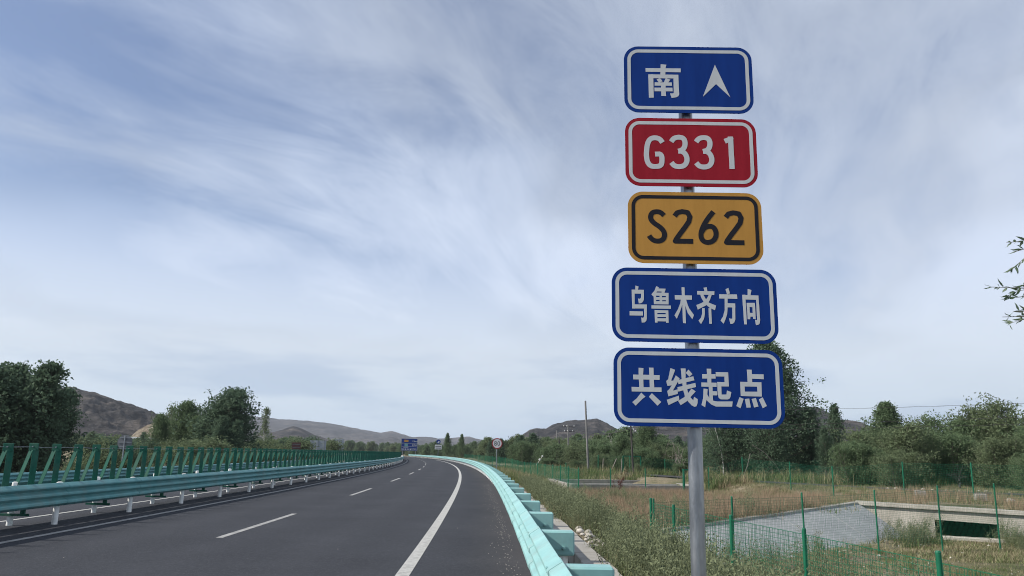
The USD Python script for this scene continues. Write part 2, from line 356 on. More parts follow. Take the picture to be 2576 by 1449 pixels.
look("twig", (0.12, 0.105, 0.09), (0.20, 0.175, 0.15), rough=0.9, scale=6)
look("leaf_dark", (0.080, 0.122, 0.076), (0.152, 0.205, 0.128), rough=0.8, scale=0.5, island=True, trans=0.34, lo=0.25, hi=0.75, spec=0.12)
look("leaf_mid", (0.105, 0.152, 0.078), (0.188, 0.245, 0.130), rough=0.8, scale=0.5, island=True, trans=0.36, lo=0.25, hi=0.75, spec=0.12)
look("leaf_olive", (0.120, 0.155, 0.082), (0.22, 0.262, 0.140), rough=0.8, scale=0.5, island=True, trans=0.36, lo=0.25, hi=0.75, spec=0.12)
look("leaf_willow", (0.10, 0.145, 0.085), (0.18, 0.235, 0.14), rough=0.6, scale=0.5, island=True, trans=0.4, lo=0.25, hi=0.75)
look("weed", (0.15, 0.172, 0.095), (0.285, 0.305, 0.18), rough=0.8, scale=0.5, island=True, trans=0.25, lo=0.25, hi=0.75, spec=0.2)
look("grass_green", (0.105, 0.135, 0.050), (0.21, 0.24, 0.105), rough=0.8, scale=0.5, island=True, trans=0.25, lo=0.25, hi=0.75, spec=0.2)
look("grass_dry", (0.26, 0.195, 0.13), (0.46, 0.36, 0.255), rough=0.85, scale=0.5, island=True, trans=0.2, lo=0.25, hi=0.75, spec=0.2)
look("grass_straw", (0.23, 0.205, 0.12), (0.43, 0.385, 0.24), rough=0.85, scale=0.5, island=True, trans=0.2, lo=0.25, hi=0.75, spec=0.2)
look("dock_red", (0.09, 0.022, 0.018), (0.16, 0.05, 0.035), rough=0.85, scale=0.5, island=True, trans=0.2)
look("shrub_yellow", (0.13, 0.15, 0.025), (0.24, 0.25, 0.06), rough=0.8, scale=0.5, island=True, trans=0.25)


# ------------------------------------------------------------------ the lie of the land
def edge(y):
    """x of the right-hand edge line of the near carriageway, a long bend to the left."""
    y = np.asarray(y, float)
    yc = np.clip(y, -80, 420)
    return -1.2 - 0.02 * yc - 0.00034 * yc * yc + (y - yc) * np.where(y > 420, -0.3056, 0.0344)


def heading(y):
    return math.atan(-(-0.02 - 0.00068 * y))       # turn to the left of +y


SLAB = [np.array(q, float) for q in ((4.6, 24.5, -0.54), (14.8, 33.5, -0.01), (15.9, 31.2, -1.36), (5.3, 20.3, -1.08))]    # the apron: top left, top right, bottom right, bottom left
LANE = np.array([[60, 33], [40, 40.5], [27, 47], [19, 62], [14, 75], [8.6, 95], [3.8, 118], [-4, 150], [-16, 195], [-32, 250]], float)   # the service road
CREST = np.array([[1.0, 21.4], [4.6, 24.5], [14.8, 33.5], [20.4, 30.6], [34, 22.5], [60, 8]], float)
CREST_Z = np.array([-0.80, -0.56, -0.03, -0.18, -0.3, -0.3])


def to_polyline(x, y, pl, vals=None):
    """Distance, side (positive on the left of the direction of travel) and value along a polyline."""
    x = np.asarray(x, float); y = np.asarray(y, float)
    best = np.full(x.shape, 1e9); side = np.zeros(x.shape); val = np.zeros(x.shape)
    for i in range(len(pl) - 1):
        a, b = pl[i], pl[i + 1]
        d = b - a; L = d @ d
        t = np.clip(((x - a[0]) * d[0] + (y - a[1]) * d[1]) / L, 0, 1)
        dx, dy = x - a[0] - t * d[0], y - a[1] - t * d[1]
        r = np.hypot(dx, dy)
        m = r < best - 1e-9
        best = np.where(m, r, best)
        side = np.where(m, np.sign(d[0] * dy - d[1] * dx), side)
        if vals is not None:
            val = np.where(m, vals[i] + t * (vals[i + 1] - vals[i]), val)
    return best, side, val


def land(x, y):
    x = np.asarray(x, float); y = np.asarray(y, float)
    s = x - edge(y)
    # left: the other carriageway leans away, then a verge
    zl = np.where(s < -9.4, -0.044 * np.clip(-9.4 - s, 0, 11.2), 0.0) - 0.75 * sstep(21.6, 25.5, -s) + 0.9 * sstep(45, 120, -s)
    # right: embankment, hollow, bank with the channel, service road
    far = sstep(85, 150, y)
    low = -1.0 + 0.12 * sstep(40, 60, y) + 0.6 * far
    zr = low * sstep(3.0, 5.8, s)
    d, side, cz = to_polyline(x, y, CREST, CREST_Z)
    dl, _, _ = to_polyline(x, y, LANE)
    dl = np.abs(dl)
    behind = np.where(side > 0, d, 0)
    front = np.where(side > 0, 0, d)
    wall = sstep(14.3, 14.9, x)
    run = 3.5 * (1 - wall) + 0.5 * wall
    foot = -1.0 - 0.22 * sstep(9, 15, x) * sstep(12, 2, front)
    zf = cz - 0.12 + (foot - cz + 0.12) * np.clip(front / run, 0, 1)
    zf = np.where(wall > 0.5, foot, zf)
    plain = low * (1 - sstep(12, 22, x)) + 0.0 * x
    zb = cz + (plain - cz) * sstep(0, 9, behind)
    zb = zb + (0.02 - zb) * sstep(6.5, 2.6, dl)
    zb = np.where(wall > 0.5, foot + (zb - foot) * sstep(0.15, 0.75, behind), zb)
    uu = (x - 14.8) * 0.888 - (y - 33.5) * 0.46; vv = (x - 14.8) * 0.46 + (y - 33.5) * 0.888
    zb = np.where((uu > 2.4) & (uu < 5.5) & (vv > -0.5) & (vv < 5.4), -1.6, zb)
    zh = np.where(side > 0, zb, zf)
    m = sstep(5.8, 7.5, s) * sstep(125, 95, y) * (y > -5)
    zr = zr + (zh - zr) * m
    zr = zr + 0.15 * np.exp(-((x - 1.72) / 0.34) ** 2 - ((y - 17.2) / 2.2) ** 2) * (s > 3.05)     # the heap of cobbles against the kerb
    z = np.where(s > -4, zr, zl)
    bump = (fbm2(x, y, 0.7, 4, 3) - 0.5) * 0.16 * (sstep(4.0, 6.5, s) + sstep(22.5, 25, -s)) + (fbm2(x, y, 0.03, 3, 5) - 0.5) * 1.0 * (sstep(40, 120, -s) + sstep(150, 260, y) * sstep(6, 20, s))
    on = sstep(3.2, 4.2, dl)
    return z + bump * np.where(s > 5, on, 1.0) * np.where((side < 0) & (front < run + 1.0) & (s > 5) & (y > 15) & (y < 40), 0.3, 1.0)


def grow(a, b, step, k=1.22):
    out, d = [a], step
    while abs(out[-1] - a) < abs(b - a):
        out.append(out[-1] + (d if b > a else -d)); d *= k
    return out[1:]


gx = np.array(sorted(grow(-48, -4200, 1.6) + list(np.arange(-48, -8, 1.0)) + list(np.arange(-8, 46, 0.4)) + grow(46, 4200, 0.8)))
gy = np.array(sorted(grow(-6, -600, 1.5) + list(np.arange(-6, 66, 0.45)) + list(np.arange(66, 150, 1.4)) + grow(150, 5200, 2.0)))


from scipy.interpolate import LinearNDInterpolator
_u, _w = np.meshgrid(np.linspace(0, 1, 14), np.linspace(-0.06, 1.0, 12))
_q = (1 - _w)[..., None] * ((1 - _u)[..., None] * SLAB[0] + _u[..., None] * SLAB[1]) + _w[..., None] * ((1 - _u)[..., None] * SLAB[3] + _u[..., None] * SLAB[2])
_q = _q.reshape(-1, 3)
SLAB_Z = LinearNDInterpolator(_q[:, :2], _q[:, 2])


def land_under(x, y):
    s = x - edge(y)
    dl, _, _ = to_polyline(x, y, LANE)
    z = land(x, y)
    near_ = (x > 3) & (x < 17) & (y > 19) & (y < 35)
    cut = SLAB_Z(x[near_], y[near_])
    z[near_] = np.where(np.isnan(cut), z[near_], np.minimum(z[near_], cut - 0.12))
    return z - 0.08 * ((s < 2.9) & (s > -21.4)) - 0.05 * (dl < 2.6)


put("/World", "ground", sheet(gx, gy, land_under), "earth", smooth=True, kind="structure")


def ribbon(o0, o1, ys, z0, z1=None, n=2):
    """A strip that follows the road between two offsets from the edge line."""
    z1 = z0 if z1 is None else z1
    ts = np.linspace(0, 1, n)
    P = np.array([[[edge(y) + o0 + (o1 - o0) * t, y, z0 + (z1 - z0) * t] for t in ts] for y in ys])
    m, k = P.shape[:2]
    f = []
    for i in range(m - 1):
        for j in range(k - 1):
            a = i * k + j
            f += [(a, a + 1, a + k + 1), (a, a + k + 1, a + k)]
    return P.reshape(-1, 3), np.array(f)


YR = np.concatenate([np.arange(-60, 100, 2.0), np.arange(100, 421, 4.0)])
road = tag(numbered("/World", "road"), None) if False else "/World/road"
UsdGeom.Xform.Define(stage, road); tag(road, kind="structure")
put(road, "asphalt", ribbon(-9.4, 2.05, YR, 0.0, n=6), "asphalt")
put(road, "edge_line", ribbon(-0.10, 0.10, YR, 0.004), "line_paint")
# worn gaps between the raised ribs of the edge line
gl = []
for k in range(300):
    y = 9.5 + 0.13 * k + rng.normal(0, 0.01)
    a, b = sorted(rng.uniform(-0.095, 0.095, 2))
    if b - a > 0.03:
        gl.append(ribbon(a, b, [y, y + 0.018], 0.0075))
put(road, "line_wear", gl, "line_rib", kind="stuff")
put(road, "edge_line", ribbon(-7.48, -7.33, YR, 0.004), "line_paint_dull")
for k in range(24):
    y0 = 15.83 + 15.75 * k
    put(road, "lane_dash", ribbon(-4.12, -3.98, np.linspace(y0, y0 + 6.2, 5), 0.004), "line_paint_dull")
put(road, "lane_dash", ribbon(-4.12, -3.98, np.linspace(0.1, 6.3, 5), 0.004), "line_paint")
OPP = lambda s: -0.044 * (-9.4 - s)
other = "/World/opposite_carriageway"
UsdGeom.Xform.Define(stage, other); tag(other, kind="structure")
put(other, "asphalt", ribbon(-20.6, -9.4, YR, OPP(-20.6), 0.0, n=6), "asphalt")
put(other, "edge_line", ribbon(-9.95, -9.80, YR, OPP(-9.95) + 0.004, OPP(-9.8) + 0.004), "line_paint")
put(other, "edge_line", ribbon(-18.05, -17.9, YR, OPP(-18.05) + 0.004, OPP(-17.9) + 0.004), "line_paint")
for k in range(20):
    y0 = 8 + 15.75 * k
    put(other, "lane_dash", ribbon(-14.0, -13.85, np.linspace(y0, y0 + 6.2, 5), OPP(-14) + 0.004, OPP(-13.85) + 0.004), "line_paint")
# the grit that collects along the foot of the rail
gv, gf = [], []
ico = trimesh.creation.icosphere(0)
for _ in range(600):
    y = 6 + 40 * rng.random() ** 1.6
    s = 1.72 - abs(rng.normal(0, 0.2)) if rng.random() < 0.97 else rng.uniform(-7, 1.7)
    r = rng.uniform(0.003, 0.009)
    v = np.array(ico.vertices) * [r * rng.uniform(0.7, 1.5), r * rng.uniform(0.7, 1.5), r * 0.7] + [edge(y) + s, y, r * 0.5]
    gf.append(np.array(ico.faces) + 12 * len(gv)); gv.append(v)
put("/World", "grit", (np.vstack(gv), np.vstack(gf)), "stone", label="pale grit scattered along the foot of the right guard rail", cat="grit", kind="stuff")
# service road
lp = [LANE[0]]
for i in range(len(LANE) - 1):
    for t in np.linspace(0, 1, 12)[1:]:
        lp.append(LANE[i] + t * (LANE[i + 1] - LANE[i]))
lp = np.array(lp)
for _ in range(30):
    lp[1:-1] = 0.25 * lp[:-2] + 0.5 * lp[1:-1] + 0.25 * lp[2:]
tn = np.gradient(lp, axis=0); tn /= np.linalg.norm(tn, axis=1, keepdims=True)
nr = np.stack([-tn[:, 1], tn[:, 0]], 1)
lz = np.maximum(land(lp[:, 0], lp[:, 1]), -0.5) + 0.03
put("/World", "service_road", loft([(0, 0)] * 2, np.stack([np.column_stack([lp - 1.7 * nr, lz]), np.column_stack([lp + 1.7 * nr, lz])], 1), closed=False, caps=False), "asphalt", kind="structure")


# ------------------------------------------------------------------ hills
def ridge(name, mat, pts, D, depth, amp, fs, seed, nu=420, nv=70):
    a = np.radians(np.array([p[0] for p in pts])); h = np.array([p[1] for p in pts])
    az = np.linspace(a[0], a[-1], nu)
    hh = np.interp(az, a, h)
    ends = sstep(0, 0.06, (az - az[0]) / (az[-1] - az[0])) * sstep(0, 0.06, (az[-1] - az) / (az[-1] - az[0]))
    hh = hh * ends
    v = np.linspace(-1, 1, nv); v = np.sign(v) * np.abs(v) ** 1.4
    A, V = np.meshgrid(az, v, indexing="xy")
    R = D + depth * V
    X, Y = R * np.sin(A), R * np.cos(A)
    prof = np.where(V < 0, (1 - np.abs(V)) ** 0.9 * (1 - 0.25 * np.abs(V) * (1 - np.abs(V))), (1 - V) ** 0.8)
    n1 = fbm2(X, Y, fs, 6, seed); n2 = 1 - np.abs(2 * fbm2(X, Y, fs * 2.3, 5, seed + 9) - 1)
    H = hh[None, :]
    Z = H * prof + amp * ((n1 - 0.5) * 1.6 + (n2 - 0.75) * 0.9) * np.clip(np.abs(V) * 3, 0.14, 1) * np.clip(prof * 3, 0, 1) * np.clip(H / 20, 0, 1)
    Z = Z + amp * 0.22 * (fbm2(X, Y, fs * 9, 3, seed + 4) - 0.5) * np.clip(prof * 3, 0, 1)
    Z = Z - 3 * (np.abs(V) > 0.985) - 1.0
    k = nu
    i, j = np.meshgrid(np.arange(nv - 1), np.arange(nu - 1), indexing="ij")
    q = i * k + j
    q = np.stack([q, q + 1, q + k + 1, q + k], -1).reshape(-1, 4)
    put("/World", name, (np.stack([X, Y, Z], -1).reshape(-1, 3), np.vstack([q[:, [0, 1, 2]], q[:, [0, 2, 3]]])), mat, smooth=True, kind="structure")


ridge("hill", "hill_rock", [(-52, 5), (-42.1, 16.8), (-37.96, 30.3), (-33.25, 45.4), (-31.21, 53.0), (-30.16, 58.8), (-29.28, 60.0), (-28.11, 55.8), (-26.91, 49.5), (-25.93, 44.5), (-24.68, 37.6), (-23.67, 32.4), (-22.12, 22.9), (-20.04, 13.4), (-17.92, 4.9), (-16, 0)], 900, 330, 22, 0.013, 11, nu=620, nv=110)
ridge("hill", "hill_rock", [(-23, 3), (-21.04, 16.9), (-19.03, 28.9), (-18.0, 33.2), (-16.68, 34.2), (-16.03, 39.7), (-15.42, 45.2), (-14.81, 41.3), (-13.96, 31.0), (-12.84, 22.3), (-11.72, 15.8), (-10.87, 11.1), (-9.45, 6.1), (-8, 0)], 1500, 420, 12, 0.009, 23)
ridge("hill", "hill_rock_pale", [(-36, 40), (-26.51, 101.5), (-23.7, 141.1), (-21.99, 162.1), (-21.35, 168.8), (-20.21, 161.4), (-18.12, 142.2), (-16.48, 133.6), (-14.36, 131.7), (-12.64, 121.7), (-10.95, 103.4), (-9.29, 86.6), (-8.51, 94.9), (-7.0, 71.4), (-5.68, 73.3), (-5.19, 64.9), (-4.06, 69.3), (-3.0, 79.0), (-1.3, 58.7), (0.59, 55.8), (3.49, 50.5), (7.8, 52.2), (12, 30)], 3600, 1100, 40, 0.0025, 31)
ridge("hill", "hill_rock", [(-2.4, 0), (-1.43, 9.3), (0.29, 20.9), (0.78, 27.1), (1.5, 37.5), (1.93, 40.2), (2.72, 39.4), (3.53, 46.8), (4.26, 49.8), (5.56, 51.9), (6.43, 53.8), (7.21, 47.6), (7.72, 42.1), (8.15, 39.5), (8.61, 43.2), (10.66, 53.3), (13.46, 57.7), (17.02, 65.1), (19.69, 72.1), (21.49, 73.0), (21.87, 69.9), (22.5, 62.7), (23.05, 56.0), (23.64, 54.0), (24.74, 48.0), (25.82, 43.6), (27.41, 32.9), (29.18, 23.6), (32, 5)], 1100, 360, 20, 0.011, 47, nu=640, nv=100)
ridge("hill", "hill_rock", [(20, 40), (22.62, 56.9), (25.09, 71.4), (27.17, 75.4), (28.37, 79.0), (29.2, 67.7), (30.14, 72.7), (31.23, 76.6), (33.11, 72.5), (35.87, 64.4), (38.61, 52.9), (46, 20)], 2000, 500, 16, 0.007, 53)
ridge("sand_bank", "sand_rock", [(-26.6, 0.5), (-26.0, 4.5), (-25.4, 8.5), (-24.8, 11.0), (-24.0, 12.5), (-23.0, 11), (-21.6, 5), (-20.5, 0.5)], 330, 60, 2.0, 0.05, 61, nu=90, nv=30)


# ------------------------------------------------------------------ guard rails
PROFILE = np.array([(-.012, -.004), (0, 0), (.070, .040), (.083, .058), (.083, .098), (.070, .116), (.006, .158), (0, .168), (.006, .178), (.070, .220), (.083, .236), (.083, .272), (.070, .288), (.006, .330), (0, .340), (.006, .350), (.070, .392), (.083, .406), (.083, .430), (.076, .442), (-.006, .494), (-.03, .506)])
PROFILE = np.vstack([PROFILE, (PROFILE - [0.006, 0.003])[::-1]])


def beam(y0, y1, off, z0, side, n=4, lap=0.30, hgt=1.0):
    """One length of three-wave beam; side -1 shows its waves towards smaller x. The near end lies over the next length."""
    fr = []
    for t in np.linspace(0, 1, n):
        y = y0 + (y1 + lap - y0) * t
        proud = 0.008 * (1 - t)
        fr.append([[edge(y) + off + side * (d + proud), y, z0 + z * hgt] for d, z in PROFILE])
    return loft(PROFILE, fr)


def hexagon(r, h, axis, at):
    m = trimesh.creation.cylinder(radius=r, height=h, sections=6)
    if axis == "y":
        m = moved(m, [[1, 0, 0], [0, 0, -1], [0, 1, 0]])
    elif axis == "x":
        m = moved(m, [[0, 0, 1], [0, 1, 0], [-1, 0, 0]])
    return moved(m, None, at)


STEP = 2.87
rail = thing("guard_rail", "bright turquoise three-wave guard rail along the right shoulder, running under the route signs", "guard rail")
ys = [6.34 - STEP * 3 + STEP * k for k in range(112)]
blk = bx((0.41, 0.20, 0.27), cham=0.018)
for k, y in enumerate(ys):
    th = heading(y)
    b = put(rail, "beam", beam(y + 0.1, y + 0.1 + STEP, 1.765, 0.385, -1), "teal_paint", smooth=25)
    if 3.0 < y < 24:
        for z in (0.079, 0.254, 0.427):
            for dz in (-0.022, 0.022):
                put(b, "bolt", moved(trimesh.creation.icosphere(1), np.diag([0.006, 0.034, 0.011]), (edge(y + 0.2) + 1.765 - 0.0905, y + 0.25 + dz, 0.385 + z + dz * 0.6)), "teal_paint", smooth=True)
    x = edge(y)
    put(rail, "post", tube([(x + 2.05, y + 0.1, -0.3), (x + 2.05, y + 0.1, 0.84)], 0.07, 12), "white_paint", smooth=40)
    sp = put(rail, "spacer_block", moved(blk, None, (x + 1.985, y + 0.10, 0.735), None), "teal_paint", smooth=25)
    if y < 40:
        put(sp, "bolt", [hexagon(0.019, 0.03, "y", (x + 2.065, y - 0.018, 0.69)), moved(trimesh.creation.cylinder(radius=0.03, height=0.006, sections=16), [[1, 0, 0], [0, 0, -1], [0, 1, 0]], (x + 2.065, y - 0.004, 0.69)),
                             bx((0.085, 0.006, 0.014), (x + 2.02, y - 0.004, 0.674))], "teal_paint")

front = thing("guard_rail", "weathered blue-green guard rail on the near side of the median", "guard rail")
MS = 3.68
ym = [17.79 - 4 * MS + MS * k for k in range(80)]
for k, y in enumerate(ym):
    put(front, "beam", beam(y, y + MS, -8.21, 0.415, 1, hgt=0.97), "teal_dusty", smooth=25)
    x = edge(y) - 8.36
    put(front, "post", tube([(x, y, -0.2), (x, y, 0.885), (x, y, 0.905), (x, y, 0.915)], [0.062, 0.062, 0.066, 0.03], 14), "white_paint", smooth=40)
    put(front, "spacer_block", bx((0.10, 0.2, 0.2), (x + 0.105, y, 0.66), cham=0.01), "teal_dusty")
back = thing("guard_rail", "weathered blue-green guard rail on the far side of the median", "guard rail")
for k, y in enumerate(np.array(ym) - 0.46):
    put(back, "beam", beam(y, y + MS, -9.25, 0.40, -1, hgt=0.97), "teal_dusty", smooth=25)
    x = edge(y) - 9.08
    put(back, "post", tube([(x, y, -0.2), (x, y, 0.885), (x, y, 0.905), (x, y, 0.915)], [0.062, 0.062, 0.066, 0.03], 14), "white_paint", smooth=40)
    put(back, "spacer_block", bx((0.10, 0.2, 0.2), (x - 0.11, y, 0.66), cham=0.01), "teal_dusty")
    br = put(back, "bracket", [bx((0.62, 0.05, 0.05), (x + 0.12, y - 0.075, 0.23)), bx((0.09, 0.05, 0.16), (x + 0.30, y - 0.075, 0.335)), bx((0.5, 0.05, 0.04), (x + 0.16, y - 0.075, 0.425))], "green_paint")
opp = thing("guard_rail", "guard rail along the far side of the opposite carriageway on the left", "guard rail")
for k in range(70):
    y = 2 + 4.0 * k
    put(opp, "beam", beam(y, y + 4.0, -20.05, OPP(-19.9) + 0.40, 1, n=3), "teal_dusty", smooth=25)
    x = edge(y) - 20.2
    put(opp, "post", tube([(x, y, OPP(-20) - 0.3), (x, y, OPP(-20) + 0.93)], 0.06, 8), "white_paint", smooth=40)
    put(opp, "spacer_block", bx((0.12, 0.2, 0.2), (x + 0.1, y, OPP(-20) + 0.66)), "teal_dusty")

# anti-glare panels: one built, the others copies of it
UsdGeom.Scope.Define(stage, "/World/Looks")
kinds = stage.CreateClassPrim("/World/kinds")


def kind_of(name):
    path = f"/World/kinds/{name}"
    UsdGeom.Xform.Define(stage, path)
    return path


pk = kind_of("anti_glare_panel")
put(pk, "cap", bx((0.205, 0.025, 0.16), (-0.003, 0, 1.66), cham=0.006), "green_paint")
put(pk, "bolt", hexagon(0.014, 0.03, "y", (-0.01, -0.022, 1.665)), "galvanised")
put(pk, "leg", moved(moved(bx((0.125, 0.012, 0.80), cham=0.003), None, None, 0.75), None, (0.05, 0.0, 1.19)), "green_paint")
sl = np.array([[1, 0, 0.285], [0, 1, 0], [0, 0, 1]], float)
put(pk, "leg", [moved(moved(bx((0.115, 0.012, 0.80)), None, None, -0.42), sl, (-0.165, 0.0, 1.19)), moved(moved(bx((0.012, 0.055, 0.80)), None, (-0.058, 0.05, 0)), sl, (-0.165, 0.0, 1.19))], "green_paint")
put(pk, "foot_plate", bx((0.44, 0.07, 0.02), (-0.08, 0.02, 0.79)), "green_paint")
ypan = [17.32 - 0.94 * 6 + 0.94 * k for k in range(292)]
for k, y in enumerate(ypan):
    copy_of(pk, "anti_glare_panel", "green A-shaped anti-glare panel standing in the row on the median guard rails", "anti-glare panel", "anti-glare panels along the median", (edge(y) - 8.79 + rng.normal(0, 0.008), y + rng.normal(0, 0.012), rng.normal(0, 0.004)), heading(y) + rng.normal(0, 0.035))
cb = thing("steel_cable", "thin steel cable threaded through the tops of the green panels", "cable")
put(cb, "strand", tube([(edge(y) - 8.8, y - 0.02, 1.665 - 0.012 * (i % 2)) for i, y in enumerate(ypan[:120])], 0.0045, 4), "galvanised")
sb = thing("mounting_beam", "thin pale strip beam carrying the green panels on the median", "beam")
put(sb, "strip", ribbon(-8.97, -8.70, np.arange(8, 285, 4.0), 0.775), "white_paint")
put(sb, "edge", [ribbon(-8.70, -8.70 - 1e-4, np.arange(8, 285, 4.0), 0.775, 0.735)], "white_paint")

